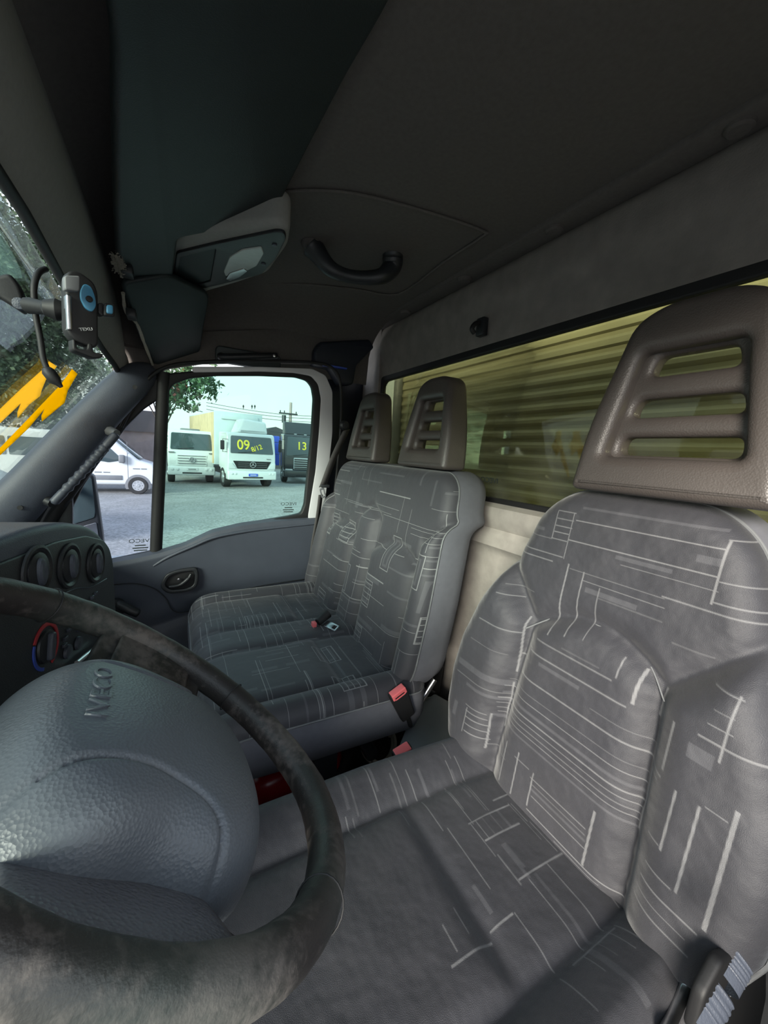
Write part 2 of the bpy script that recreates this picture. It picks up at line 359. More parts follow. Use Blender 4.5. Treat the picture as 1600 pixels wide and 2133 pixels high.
# moulded hatch outline and rear joint as shallow raised ribs (trim)
Zc=.556
hp=[P(*p,2,Zc) for p in ((568,402),(640,396),(720,400),(800,416),(880,438),(960,463),(1008,482),(1005,492),(925,545),(830,612),(740,602),(640,592),(540,590))]
t=tube('trim_1',smoothpath(hp,4),.0035,MT['liner'],sides=8); tag(t,kind='structure')
strip=box('trim_2',.775,.845,YD,YP+.1,.548,.575,MT['liner'],bev=.006); tag(strip,kind='structure')
for i,p in enumerate(((845,650),(965,580),(1155,478),(1560,285))):
    q=P(*p,2,.546); fr=lambda a,b,c_,q=q:(.803+a,q[1]+b,.548-c_)
    o=lathe('trim_plug',[(0,.009),(.016,.0085),(.020,.005),(.021,0)],MT['liner'],None,fr,20)
    tag(o,['grey round trim plug nearest the black belt pillar','second round trim plug along the rear ceiling edge, above the hook','third round trim plug along the rear ceiling edge','grey round trim plug farthest right in the dark ceiling corner'][i],'trim plug','round trim plugs along the rear edge of the ceiling')
# ---- rear wall: padded header, lower wall, window
def hprof(t):
    pts=[(.846,.556),(.829,.535),(.824,.50),(.824,.465),(.832,.43),(.836,.40),(.84,.365),(.845,.335),(.87,.33)]
    return pts
hp_=smoothpath([(a,0,b) for a,b in hprof(0)],5)
Yw0,Yw1=-.05,1.63; zw0,zw1=-.125,.332
ys=np.linspace(YD-.05,1.86,60)
def hd(i,y):
    a=hp_[int(i)]; x,z=a[0],a[2]; r=0
    if y>1.60: # rounded end of the roll
        k=min(1,(y-1.60)/.06); r=(1-math.sqrt(max(0,1-k*k))); x=x+(.850-x)*r if z>.40 else x
    return (x,y,z)
o=grid('wall_rear',hd,list(range(len(hp_))),list(ys),MT['hwall'],uv=False); tag(o,kind='structure')
def lowp():
    return [(.85,zw0),(.815,zw0-.012),(.808,-.16),(.815,-.19),(.822,-.20),(.812,-.215),(.81,-.25),(.822,-.262),(.83,-.28),(.832,-.5),(.83,-1.06)]
lp=lowp()
o=grid('wall_rear_lower',lambda i,y:(lp[int(i)][0],y,lp[int(i)][1]),list(range(len(lp))),[YD-.05,.3,.8,1.3,1.86],MT['rwall'],uv=False); tag(o,kind='structure')
# wall beside the window, passenger side and driver side
o=box('wall_rear_side',.83,.87,Yw1,1.90,-1.06,.56,MT['hwall']); tag(o,kind='structure')
o=box('wall_rear_side',.83,.87,YD-.1,Yw0,-1.06,.56,MT['hwall']); tag(o,kind='structure')
wn=empty('window_1',kind='structure')
pl=rrect(Yw0,Yw1,zw0,zw1,.05)
fr=lambda a,b,c_:(.852-c_,a,b)
plate('window_frame',rrect(Yw0-.02,Yw1+.02,zw0-.02,zw1+.02,.06),MT['rub'],wn,holes=[rrect(Yw0+.01,Yw1-.01,zw0+.012,zw1-.012,.045)],depth=.02,bev=.004,fr=fr)
plate('glass',rrect(Yw0,Yw1,zw0,zw1,.05),MT['rglass'],wn,depth=.004,bev=.0005,fr=lambda a,b,c_:(.853-c_,a,b))
q=P(1018,1000,0,.846)
text('etched_logo','IVECO',.022,MT['etch'],wn,lambda a,b,c_:(.848-c_,q[1]-a,q[2]+b),mirror=True,sx=1.2)
# ---- floor + engine tunnel
o=box('floor',-.75,.86,YD-.05,1.80,-1.10,-1.05,MT['floor']); tag(o,kind='structure')
# ---- roof skin and body shell outside (keeps skylight out)
o=grid('roof',lambda u,v:(u,v,.60-.25*max(0,(-.05-u)/.2)**2),np.linspace(-.22,.90,14),[-.2,.5,1.2,1.80],MT['white'],thick=.01); tag(o,kind='structure')
# ---- front firewall and dash carrier lower
o=box('wall_front',-.80,-.72,YD-.05,1.80,-1.05,-.36,MT['plastd']); tag(o,kind='structure')
# left side (driver's door stands open): rocker and B pillar
o=box('wall_left',.66,.88,YD-.08,YD,-1.05,.5,MT['navy']); tag(o,kind='structure')
o=box('wall_left_lower',.25,.88,YD-.03,YD,-1.06,-.33,MT['plastd']); tag(o,kind='structure')
o=box('trim_3',-.70,.70,YD-.08,YD,-1.09,-.93,MT['plast']); tag(o,kind='structure')
# ---- windshield
def topT(y):
    tab=[(-.14,-.165,.20),(.1,-.185,.27),(.4,-.19,.298),(.78,-.192,.302),(1.05,-.20,.295),(1.25,*P(160,665,1,1.25)[::2]),(1.45,*P(201,725,1,1.45)[::2]),(1.58,*P(232,765,1,1.58)[::2]),(1.655,*P(247,797,1,1.655)[::2])]
    Y=[t_[0] for t_ in tab]; return np.interp(y,Y,[t_[1] for t_ in tab]),np.interp(y,Y,[t_[2] for t_ in tab])
def botB(y):
    k=abs(y-.78)/.87; return -.68+.12*k**3,-.36
ysW=list(np.linspace(YD,1.655,60))
def wsf(t,y):
    a=topT(y);b=botB(y); s=t; bow=-.02*math.sin(PI*s)
    return (a[0]+(b[0]-a[0])*s+bow,y,a[1]+(b[1]-a[1])*s)
ws=empty('window_2',kind='structure')
grid('glass',wsf,list(np.linspace(0,1,20)),ysW,MT['wglass'],ws,thick=.005)
edge=[wsf(0,y) for y in ysW]
def wsq(px,py):   # point on the windshield seen at (px,py)
    d=ray(px,py); d=d/np.linalg.norm(d); best=None
    ts=np.linspace(.3,4,3000)
    for s in ts:
        p=d*s
        if not YD<p[1]<1.7: continue
        a=topT(p[1]);b=botB(p[1]); k=(p[2]-a[1])/(b[1]-a[1]); x=a[0]+(b[0]-a[0])*k-.02*math.sin(PI*min(1,max(0,k)))
        if p[0]<=x: return tuple(p)
    return tuple(d*2)
tube('seal',[(x+.012,y,z+.004) for x,y,z in edge],.0085,MT['rub'],ws)
tube('side_seal',[tuple(np.array(wsf(t_,1.65))+np.array([.012,-.008,0])) for t_ in np.linspace(0,.9,12)],.011,MT['rub'],ws)
# header trim joining windshield top to the headliner
def hdr(t,y):
    x,z=topT(y); x2=-.19+.0; z2=.31
    A=np.array([x+.008,y,z+.002]); B=np.array([-.150,y,max(ceilz(-.150,y),.31)])
    return A*(1-t)+B*t+np.array([.022,0,-.002])*math.sin(PI*t)
o=grid('trim_4',hdr,list(np.linspace(0,1,8)),ysW,MT['liner_lit'],uv=False); tag(o,kind='structure')
# ---- passenger door
YS=1.70
def D(px,py,Y=YS): return P(px,py,1,Y)
door=empty('door_1',kind='structure')
sill=[D(205,1176),D(235,1163),D(290,1153),D(335,1143),D(385,1128),D(440,1102),D(500,1088),D(560,1080),D(630,1076),D(662,1074)]
sx=[s_[0] for s_ in sill]; sz=[s_[2]-.004 for s_ in sill]; sx=[-.55]+sx; sz=[sz[0]-.05]+sz
def dpanel(t,x):
    zt=np.interp(x,sx,sz); 
    pr=[(.045,.0),(.02,.006),(0,-.004),(-.006,-.02),(-.004,-.05),(.002,-.12),(.012,-.26),(.02,-.30),(.012,-.34),(.005,-.6)]
    k=t*(len(pr)-1); i=min(int(k),len(pr)-2); f=k-i
    dy=pr[i][0]*(1-f)+pr[i+1][0]*f; dz=pr[i][1]*(1-f)+pr[i+1][1]*f
    armr=.03*math.exp(-((dz+.17)/.06)**2)*0
    return (x,YS-.03+dy-armr,zt+dz if dz>-.3 else max(zt+dz,-1.05))
grid('door_panel',dpanel,list(np.linspace(0,1,46)),list(np.linspace(-.55,.60,60)),MT['plast'],door)
# pull-handle ledge moulding on the sill
tube('ledge',smoothpath([D(320,1178,1.672),D(350,1160,1.668),D(400,1138,1.664),D(450,1118,1.662),D(520,1105,1.665),D(580,1098,1.668),D(655,1090,1.668)],6),.008,MT['plast'],door,flat=.8)
tube('panel_seam',smoothpath([D(232,1218,1.668),D(280,1215,1.668),D(320,1225,1.668),D(345,1245,1.668),D(368,1275,1.668),D(430,1262,1.670),D(520,1225,1.676),D(640,1205,1.680)],5),.0022,MT['plastd'],door,sides=6)
cupc=D(278,1168,1.71)
plate('speaker_grille',roundpoly([(-.09,-.018),(-.10,.010),(.02,.022),(.10,.016),(.06,-.014)],.02),MT['plast'],door,depth=.006,bev=.002,fr=lambda a,b,c_:(cupc[0]+a,1.695+b,cupc[2]-.012+c_+.06*a))
# inner door pull recess
dh=D(372,1210,1.662); W_=.075
hx=[D(332,1222,1.66),D(345,1195,1.66),D(372,1185,1.66),D(410,1180,1.66),D(414,1195,1.66),D(411,1222,1.66),D(390,1232,1.66),D(350,1236,1.66)]
poly=[(p[0],p[2]) for p in hx]; cx=sum(p[0] for p in poly)/8; cz=sum(p[1] for p in poly)/8
rp=roundpoly(poly,.02)
inner=[(cx+(a-cx)*.78,cz+(b-cz)*.72) for a,b in rp]
lt=plate('door_latch',rp,MT['plastd'],door,holes=[inner],depth=.014,bev=.004,fr=lambda a,b,c_:(a,1.660+c_,b))
plate('latch_recess',inner,MT['rub'],lt,depth=.004,bev=.001,fr=lambda a,b,c_:(a,1.667+c_,b))
tube('latch_lever',smoothpath([D(352,1222,1.655),D(375,1218,1.652),(D(392,1205,1.650)),D(398,1195,1.652)],5),[.006]*6+[.008]*5+[.006]*5,MT['plastd'],lt)
lathe('latch_screw',[(0,.004),(.005,.003),(.006,0)],MT['metal'],lt,lambda a,b,c_:(D(372,1207,1.65)[0]+a,1.655-c_,D(372,1207,1.65)[2]+b),12)
# window crank
cc=D(242,1262,1.66); ce=D(280,1275,1.60)
ck=lathe('window_crank',[(.03,0),(.03,.02),(.022,.03),(0,.031)],MT['plastd'],door,lambda a,b,c_:(cc[0]+a,1.665-c_,cc[2]+b),18)
tube('crank_arm',[(cc[0],1.64,cc[2]),(cc[0]+.03,1.63,cc[2]-.01)],.012,MT['plastd'],ck)
tube('crank_knob',smoothpath([D(243,1258,1.62),D(255,1262,1.615),D(275,1272,1.61),D(290,1278,1.61)],4),[.011]+[.016]*4+[.017]*4+[.016]*3+[.008],MT['plastd'],ck,sides=12)
# window frame and panes
Yt=1.675
def G(px,py):          # door glass plane leans in towards the roof
    n_=(0,1,.09); return PP(px,py,(0,1.70,-.35),n_)
GB=basis(G(345,1000),(1,0,0),(0,-.09,1))
def g2(pts): return [GB.inv(G(*p))[:2] for p in pts]
main=g2([(353,812),(362,800),(395,788),(450,783),(540,783),(615,786),(638,793),(648,806),(652,830),(648,900),(640,980),(633,1050),(626,1068),(600,1074),(540,1084),(480,1100),(420,1120),(333,1150),(343,980)])
quart=g2([(330,832),(325,1000),(318,1146),(224,1166),(150,1092),(150,1060),(175,1010),(215,950),(262,890),(300,852)])
frame_out=g2([(140,1100),(100,1100),(230,880),(300,800),(345,778),(420,771),(540,770),(640,774),(668,790),(676,815),(672,900),(660,1080),(655,1120),(230,1210)])
# order: outline consistent
plate('window_frame',roundpoly(frame_out,.03),MT['rub'],door,holes=[roundpoly(main,.012),roundpoly(quart,.01)],depth=.03,bev=.006,fr=lambda a,b,c_:GB(a,b,c_))
def scalep(pl,k):
    cx=sum(p[0] for p in pl)/len(pl); cy=sum(p[1] for p in pl)/len(pl); return [(cx+(a-cx)*k,cy+(b-cy)*k) for a,b in pl]
plate('glass',scalep(main,1.02),MT['gglass'],door,depth=.004,bev=.0005,fr=lambda a,b,c_:GB(a,b,c_-.008))
plate('quarter_glass',scalep(quart,1.02),MT['qglass'],door,depth=.004,bev=.0005,fr=lambda a,b,c_:GB(a,b,c_-.008))
for (x_,y_,s_) in ((601,1049,.019),(292,1126,.020)):
    l=GB.inv(G(x_,y_)); fr=lambda a,b,c_,l=l:GB(l[0]+a,l[1]+b,.002+c_)
    text('etched_logo','IVECO',s_,MT['etch'],door,fr,mirror=True,sx=1.3,ext=.0004)
    for kk,wd_ in enumerate((.9,1.3,1.1)): plate('etched_marks',rrect(-s_*wd_,s_*wd_,-s_*.11,s_*.11,s_*.05),MT['etch'],door,depth=.0006,bev=.0001,fr=lambda a,b,c_,l=l,kk=kk,s_=s_:GB(l[0]+a,l[1]+b-s_*(.9+.5*kk),.002+c_))
# mullion
q0,q1=G(343,790),G(325,1150)
mb=[np.array(G(341,775)),np.array(G(325,1152))]
tube('mullion',[mb[0]+np.array([0,-.012,0]),mb[1]+np.array([0,-.012,0])],.021,MT['rub'],door,sides=8,flat=.7,up=(0,1,0))
# white painted door surround behind the seal
sur=g2([(400,764),(540,764),(648,768),(676,782),(690,815),(690,900),(680,1000),(668,1100),(640,1100),(640,1070),(655,980),(662,900),(666,830),(660,800),(645,783),(610,777),(540,774),(400,776)])
plate('door_surround',roundpoly(sur,.012),MT['white2'],door,depth=.012,bev=.003,fr=lambda a,b,c_:GB(a,b,.012+c_))
slv=[D(648,1070,1.69),D(672,1070,1.69),D(665,1240,1.69),D(650,1240,1.69)]
mk('door_edge',[*slv,*[(a,b+.02,c_) for a,b,c_ in slv]],[(0,1,2,3),(4,5,6,7),(0,1,5,4),(1,2,6,5),(2,3,7,6),(3,0,4,7)],MT['white2'],door,smooth=False)
# outer door skin below the glass
box('door_skin',-.60,.66,1.745,1.775,-1.15,-.46,MT['white'],door)
# black seal around the door aperture on the body side
so=[np.array(G(*p))+np.array([0,-.035,0]) for p in ((255,890),(300,805),(345,768),(420,757),(540,755),(650,758),(690,772),(704,810),(703,900),(694,1000),(682,1080))]
o=tube('trim_5',smoothpath(so,6),.006,MT['rub']); tag(o,kind='structure')
cf=[P(*p,1,1.668) for p in ((247,806),(233,786),(236,745),(250,702),(300,690),(420,690),(700,680),(716,780),(695,770),(650,758),(540,756),(420,758),(345,769),(300,803),(284,822))]
o=plate('trim_10',roundpoly([(p[0],p[2]) for p in cf],.008),MT['liner'],depth=.02,bev=.004,fr=lambda a,b,c_:(a,1.672+c_,b)); tag(o,kind='structure')
# ---- A pillar trim
pa=[np.array(p) for p in (P(318,772,1,1.66),P(272,797,1,1.62),P(170,900,1,1.60),P(60,1020,1,1.58),P(-30,1110,1,1.57))]
pp=smoothpath(pa,8)
V,Fs=tubeVF(pp,[.030+.022*min(1,i/8)+.022*i/len(pp) for i in range(len(pp))],18,flat=.62,up=(0,1,0))
ap=mk('trim_6',V,Fs,MT['plast']); tag(ap,kind='structure')
for p in ((281,806),(42,1057)):
    q=np.array(P(*p,1,1.572 if p[0]>100 else 1.535)); lathe('screw_cap',[(.007,.002),(.007,-.002)],MT['rub'],ap,lambda a,b,c_,q=q:(q[0]+a,q[1]+c_,q[2]+b),14)
# pillar cover between pillar and quarter glass
pb=[np.array(p) for p in (P(345,782,1,1.66),P(290,830,1,1.66),P(225,915,1,1.655),P(160,1000,1,1.65),P(108,1075,1,1.645),P(90,1120,1,1.64))]
o=tube('trim_7',smoothpath(pb,6),.022,MT['rub'],sides=10,flat=.8,up=(0,1,0)); tag(o,kind='structure')
o=plate('trim_8',roundpoly([(p[0],p[2]) for p in (P(62,1060,1,1.66),P(130,1000,1,1.66),P(152,1000,1,1.66),P(152,1150,1,1.66),P(40,1150,1,1.66))],.006),MT['plastd'],depth=.02,bev=.003,fr=lambda a,b,c_:(a,1.66+c_,b)); tag(o,kind='structure')
# ---- B pillar: dark belt cover at top, pillar trim, grey strip
o=grid('trim_9',lambda t,z:(.575+.27*t,1.71+.10*t-.035*math.sin(PI*min(1,t*1.3)),z),list(np.linspace(0,1,14)),list(np.linspace(-1.05,.34,14)),MT['navy'],uv=False,thick=.01); tag(o,kind='structure')
# ================================================================== CAB FITTINGS
# belt tower cover
bc=empty('belt_pillar_cover','dark navy plastic belt cover in the rear ceiling corner above the passenger door','pillar cover')
cp=[P(656,728,1,1.62),P(668,710,1,1.62),P(772,705,1,1.62),P(782,722,1,1.62),P(745,760,1,1.62),P(738,800,1,1.62),P(712,800,1,1.62),P(690,764,1,1.62),P(655,758,1,1.62)]
plate('cover',roundpoly([(p[0],p[2]) for p in cp],.012),MT['navy'],bc,depth=.07,bev=.012,fr=lambda a,b,c_:(a,1.66+c_,b),res=3)
box('cover_lip',.555,.66,1.60,1.62,.345,.352,MT['dialb'],bc,bev=.002)
# seat belt
sb=empty('seat_belt','dark grey seat belt hanging from its anchor on the pillar beside the passenger door','seat belt')
am=P(716,886,1,1.62)
lathe('anchor',[(.022,0),(.022,.012),(.014,.02),(0,.021)],MT['plastd'],sb,lambda a,b,c_:(am[0]+a,am[1]-c_,am[2]+b),16)
w0=[P(722,895,1,1.60),P(705,930,1,1.60),P(690,965,1,1.61),P(677,1000,1,1.62),P(672,1012,1,1.63)]
w1=[P(668,1030,1,1.64),P(662,1075,1,1.65),P(650,1150,1,1.66),P(648,1225,1,1.66)]
def ribbon(name,pts,w,mat,parent,d=(1,0,0),th=.0018):
    pts=smoothpath(pts,6); d=np.array(d,float)
    V=[];Fs=[]
    for p in pts:
        V+=[p-d*w/2,p+d*w/2]
    for i in range(len(pts)-1): Fs.append((2*i,2*i+1,2*i+3,2*i+2))
    o=mk(name,V,Fs,mat,parent); m=o.modifiers.new('s','SOLIDIFY'); m.thickness=th; return o
ribbon('webbing',w0,.042,MT['belt'],sb,(.9,.25,.25)); ribbon('lower_webbing',w1,.03,MT['belt'],sb,(.8,.4,0))
tg=P(673,1026,1,1.60); tb=basis(tg,(1,0,.3),(-.3,0,1))
plate('tongue',rrect(-.012,.010,-.022,.022,.004),MT['metal'],sb,holes=[rrect(-.006,.004,-.014,.014,.002)],depth=.003,bev=.0008,fr=lambda a,b,c_:tb(a,b,c_))
box('tongue_grip',tg[0]-.008,tg[0]+.03,1.60,1.612,tg[2]+.022,tg[2]+.036,MT['plastd'],sb,bev=.003)
# hook on the rear header
hk=P(1000,680,0,.815); ho=empty('coat_hook','small black hook on the grey padded rear header','hook')
box('base_plate',.812,.834,hk[1]-.016,hk[1]+.016,hk[2]-.026,hk[2]+.026,MT['plastd'],ho,bev=.004)
tube('hook_arm',smoothpath([(.815,hk[1],hk[2]+.012),(.795,hk[1],hk[2]+.004),(.785,hk[1],hk[2]-.012),(.795,hk[1],hk[2]-.022)],5),.007,MT['rub'],ho)
# ceiling assist handle
def CB(px,py,z=.553): return np.array(P(px,py,2,z))
gh=empty('ceiling_grab_handle','black plastic grab handle on the grey ceiling','grab handle')
a0,a1=CB(650,512),CB(818,538)
mid=[a0,a0+np.array([.012,-.004,-.012]),np.array(P(690,560,2,.50)),np.array(P(735,576,2,.492)),np.array(P(790,576,2,.497)),a1+np.array([.0,.005,-.022]),a1]
pth=smoothpath(mid,8); N=len(pth)
rr=[.0175+.013*abs(math.cos(PI*i/(N-1)))**2 for i in range(N)]
tube('grip',pth,rr,MT['plastd'],gh,sides=14,flat=1.0)
for a,nm in ((a0,'end_cap'),(a1,'end_cap')):
    lathe(nm,[(.030,0),(.028,.006),(.018,.014),(0,.016)],MT['plastd'] if a is a1 else MT['liner'],gh,lambda p,q_,r_,a=a:(a[0]+p,a[1]+q_,a[2]+.006-r_),20)
# passenger small grab handle above the door
sh=empty('door_top_handle','dark low grab handle recessed in the headliner above the passenger door','grab handle')
plate('recess_plate',rrect(P(450,745,1,1.63)[0],P(588,745,1,1.63)[0],.306,.362,.016),MT['plastt'],sh,depth=.02,bev=.006,fr=lambda a,b,c_:(a,1.655+c_*1+(.34-b)*.3,b))
q0=np.array(P(462,742,1,1.62));q1=np.array(P(572,742,1,1.62))
tube('grip',smoothpath([q0+[0,.02,.006],q0+[.012,0,0],q1+[-.012,0,0],q1+[0,.02,.006]],6),.0125,MT['plastd'],sh)
lathe('screw',[(0,.003),(.005,.002),(.006,0)],MT['metal'],sh,lambda a,b,c_:(q1[0]-.004+a,1.608-c_,q1[2]+b),10)
# sun visors
VN=(-.10,0,.27); V0=(-.07,0,.435)
vb=basis(V0,(0,1,0),(.27,0,.10))
def vloc(px,py): return vb.inv(PP(px,py,V0,VN))[:2]
vo=[vloc(*p) for p in ((800,0),(720,140),(640,295),(568,440),(545,462),(430,474),(368,486),(358,568),(262,580),(243,565),(236,420),(231,200),(231,60))]
ylo=.12; vo=[(ylo,vo[0][1])]+vo+[(ylo,vo[-1][1])]
vd=empty('driver_sun_visor','large dark teal driver sun visor folded up against the ceiling, torn at its corner','sun visor')
plate('visor_panel',roundpoly(vo,.018),MT['plastt'],vd,depth=.022,bev=.009,fr=lambda a,b,c_:vb(a,b,c_),res=4)
tf=np.array(PP(250,540,V0,VN)); 
V=[];Fs=[]
for i in range(1500):
    a=tf+np.array([random.gauss(-.002,.005),random.gauss(0,.022),random.gauss(-.014,.004)]); d=np.random.randn(3)*.003; d2=np.random.randn(3)*.0018
    k=len(V); V+=[a,a+d,a+d+d2,a+d2]; Fs.append((k,k+1,k+2,k+3))
mk('torn_foam',V,Fs,MT['tan'],vd,smooth=False)
cl=np.array(PP(264,548,V0,VN)); box('pivot_clip',cl[0]-.012,cl[0]+.014,cl[1]-.025,cl[1]+.02,cl[2]-.03,cl[2]-.008,MT['plastd'],vd,bev=.004)
A=np.array((-.10,1.26,.42));B=np.array((.12,1.40,.47));C_=np.array((-.075,1.655,.265)); vn=np.cross(B-A,C_-A)
pb_=basis(A,B-A,C_-A)
def ploc(px,py): return pb_.inv(PP(px,py,A,vn))[:2]
po=[ploc(*p) for p in ((250,583),(350,566),(432,606),(433,625),(424,668),(416,725),(402,745),(375,753),(318,756),(296,712),(270,650))]
vp=empty('passenger_sun_visor','dark teal passenger sun visor lying behind the overhead console','sun visor')
pv=plate('visor_panel',roundpoly(po,.02),MT['plastt'],vp,depth=.02,bev=.008,fr=lambda a,b,c_:pb_(a,b,c_),res=4)
tube('torn_edge',smoothpath([np.array(PP(px,py,A,vn))+[0,0,-.012] for px,py in ((256,600),(262,640),(285,665),(300,705),(318,752))],5),[.0035+.002*random.random() for _ in range(21)],MT['tan'],vp,sides=6)
cq=np.array(PP(272,637,A,vn)); box('pivot_clip',cq[0]-.01,cq[0]+.014,cq[1]-.03,cq[1]+.02,cq[2]-.035,cq[2]-.012,MT['plastd'],vp,bev=.004)
# overhead console
oc=empty('overhead_console','grey ceiling console with dark tray and reading lamp between the sun visors','overhead console')
def zpoly(pts,z): return [P(x,y,2,z)[:2] for x,y in pts]
zc=.475
plate('housing',roundpoly(zpoly([(326,606),(332,538),(354,498),(382,482),(440,476),(520,468),(575,462),(606,476),(600,515),(560,570),(500,590),(430,610),(372,634),(340,632)],zc),.02),MT['liner_lit'],oc,depth=.075,bev=.016,fr=lambda a,b,c_:(a,b,zc+.0375+c_),res=4)
dk=zpoly([(368,524),(456,503),(575,478),(592,480),(597,492),(575,535),(545,568),(450,592),(366,612),(360,580)],zc-.003)
tray=zpoly([(376,532),(450,514),(438,583),(372,601),(368,570)],zc-.003)
lens=zpoly([(470,570),(466,560),(478,530),(505,514),(545,508),(550,522),(535,548),(500,566)],zc-.003)
plate('dark_panel',roundpoly(dk,.012),MT['plastd'],oc,holes=[roundpoly(tray,.008)],depth=.008,bev=.002,fr=lambda a,b,c_:(a,b,zc-.003+c_))
plate('tray_floor',roundpoly(tray,.008),MT['plastt'],oc,depth=.003,bev=.0005,fr=lambda a,b,c_:(a,b,zc-.0012+c_))
ln_=plate('reading_lamp',roundpoly(lens,.008),MT['lens'],oc,depth=.006,bev=.002,fr=lambda a,b,c_:(a,b,zc-.007+c_))
sw=zpoly([(470,578),(478,566),(508,556),(516,562),(500,574),(480,582)],zc-.008)
plate('lamp_switch',roundpoly(sw,.005),MT['metal'],oc,depth=.008,bev=.002,fr=lambda a,b,c_:(a,b,zc-.008+c_))
for p in ((572,508),(549,548)):
    k_=P(*p,2,zc-.006); lathe('button',[(.006,0),(.006,.004),(0,.005)],MT['plast'],oc,lambda a,b,c_,k_=k_:(k_[0]+a,k_[1]+b,zc-.006-c_),12)
# A pillar grab handle
ah=empty('pillar_grab_handle','grey ribbed grab handle slanting along the passenger side front pillar','grab handle')
h0=np.array(P(243,903,1,1.57));h1=np.array(P(110,1048,1,1.55))
pth=[h0*(1-t)+h1*t+np.array([.012,-.0,.012])*math.sin(PI*t) for t in np.linspace(0,1,60)]
tube('grip',pth,[.0135+(.0022*math.sin(i*1.35) if 12<i<52 else 0)+ (-.006 if i in(0,59) else 0) for i in range(60)],MT['plast'],ah,sides=14)
for h,nm in ((h0,'bracket'),(h1,'bracket')):
    o2=np.array([-.03,.03,.012]); tube(nm,[h,h+o2*.5,h+o2],[.014,.016,.019],MT['grey'] if h is h0 else MT['plastd'],ah,sides=8)
def decal(name,pts,lab,off):
    me=plateme([(x*.001,y*.001) for x,y in pts],(),.0002,.00005,0); b=bmesh.new(); b.from_mesh(me)
    bmesh.ops.delete(b,geom=[v for v in b.verts if v.co.z<0],context='VERTS'); bmesh.ops.remove_doubles(b,verts=b.verts,dist=.0006)
    bmesh.ops.triangulate(b,faces=b.faces)
    for _ in range(3): bmesh.ops.subdivide_edges(b,edges=[e_ for e_ in b.edges if e_.calc_length()>.012],cuts=1,use_grid_fill=True); bmesh.ops.triangulate(b,faces=b.faces)
    for v in b.verts:
        q=np.array(wsq(v.co.x*1000,v.co.y*1000)); v.co=Vector([float(c) for c in q*(1-off)])
    o=bmobj(name,b,MT['sticker' if 'solid' in lab else 'sticker_ghost']); m=o.modifiers.new('s','SOLIDIFY'); m.thickness=.001
    return tag(o,lab,'sticker','orange lettering on the windshield')
decal('windshield_sticker',[(-30,970),(0,932),(60,870),(125,802),(150,768),(161,778),(141,812),(134,838),(87,877),(86,866),(93,850),(60,890),(0,935+12),(-30,975)],'thick solid orange vinyl stripe on the windshield, lower one of the two',.012)
decal('windshield_sticker',[(-30,880),(45,808),(92,766),(102,752),(118,762),(108,775),(95,790),(86,812),(83,824),(60,842),(36,870),(36,858),(44,838),(0,880),(-30,905)],'painted ghost reflection of the orange stripe on the windshield, upper one of the two',.012)  # ghost reflection painted as a second, see-through stripe
# ---- phone holder
Yp=.62
ph=empty('phone_holder','black phone holder with blue disc mounted on the windshield','phone holder')
pc=np.array(P(172,665,1,Yp)); pu=np.array(P(205,640,1,Yp+.015))-np.array(P(140,640,1,Yp)); pv_=np.array(P(180,720,1,Yp))-np.array(P(165,590,1,Yp))
HB=basis(pc,pu,-pv_)
def hl(px,py):
    w=HB(0,0,1)-HB(0,0,0); return HB.inv(PP(px,py,pc,w))[:2]
body=[hl(*p) for p in ((131,582),(138,566),(160,568),(190,590),(199,612),(200,720),(190,727),(150,712),(133,690))]
plate('back_body',roundpoly(body,.006),MT['rub'],ph,depth=.018,bev=.003,fr=lambda a,b,c_:HB(a,b,c_))
dc=[hl(*p) for p in ((160,610),(168,594),(182,600),(191,622),(193,642),(184,654),(170,645),(161,628))]
dk_=plate('disc_pad',roundpoly(dc,.01,6),MT['phoneb'],ph,depth=.004,bev=.001,fr=lambda a,b,c_:HB(a,b,.010+c_))
c2=hl(177,627); plate('disc_centre',circ(*c2,.0035),MT['rub'],dk_,depth=.003,bev=.0005,fr=lambda a,b,c_:HB(a,b,.0135+c_))
def hb(pts,name,mat,z,d=.012,r=.003): 
    return plate(name,roundpoly([hl(*p) for p in pts],r),mat,ph,depth=d,bev=.0015,fr=lambda a,b,c_:HB(a,b,z+c_))
hb([(120,582),(152,583),(151,615),(121,612)],'clamp_arm',MT['grey'],.018,.01)
hb([(199,632),(212,634),(212,662),(200,655)],'clamp_arm',MT['rub'],.002,.012)
hb([(208,634),(230,636),(230,664),(208,661)],'clamp_pad',MT['rub'],.010,.008); hb([(211,639),(225,640),(225,659),(211,657)],'clamp_face',MT['phoneb'],.015,.003)
hb([(131,615),(141,618),(144,690),(134,690)],'side_trim',MT['metal'],.006,.012)
hb([(145,708),(152,710),(153,727),(176,730),(177,716),(186,718),(188,735),(209,738),(208,746),(190,748),(146,731)],'foot_bracket',MT['rub'],.002,.016)
tt=hl(173,688); text('logo','TEXU',.0048,MT['text'],ph,lambda a,b,c_:HB(tt[0]+a,tt[1]+b,.0095+c_),sx=1.2)
bj=np.array(P(118,645,1,Yp+.02)); 
lathe('ball_joint',[(0,-.016),(.009,-.012),(.013,0),(.009,.012),(0,.016)],MT['rub'],ph,lambda a,b,c_:bj+np.array([c_,a,b]),16)
arm=[np.array(P(125,645,1,Yp+.02)),np.array(P(95,641,1,Yp+.04)),np.array(P(60,636,1,Yp+.06))]
tube('arm',arm,[.008,.008,.010],MT['rub'],ph,sides=8)
mo=[P(x,y,1,.70) for x,y in ((-45,590),(25,572),(45,600),(58,640),(52,655),(-5,618),(-45,618))]
plate('mount_base',roundpoly([(p[0],p[2]) for p in mo],.006),MT['rub'],ph,depth=.02,bev=.004,fr=lambda a,b,c_:(a,.70+c_,b))
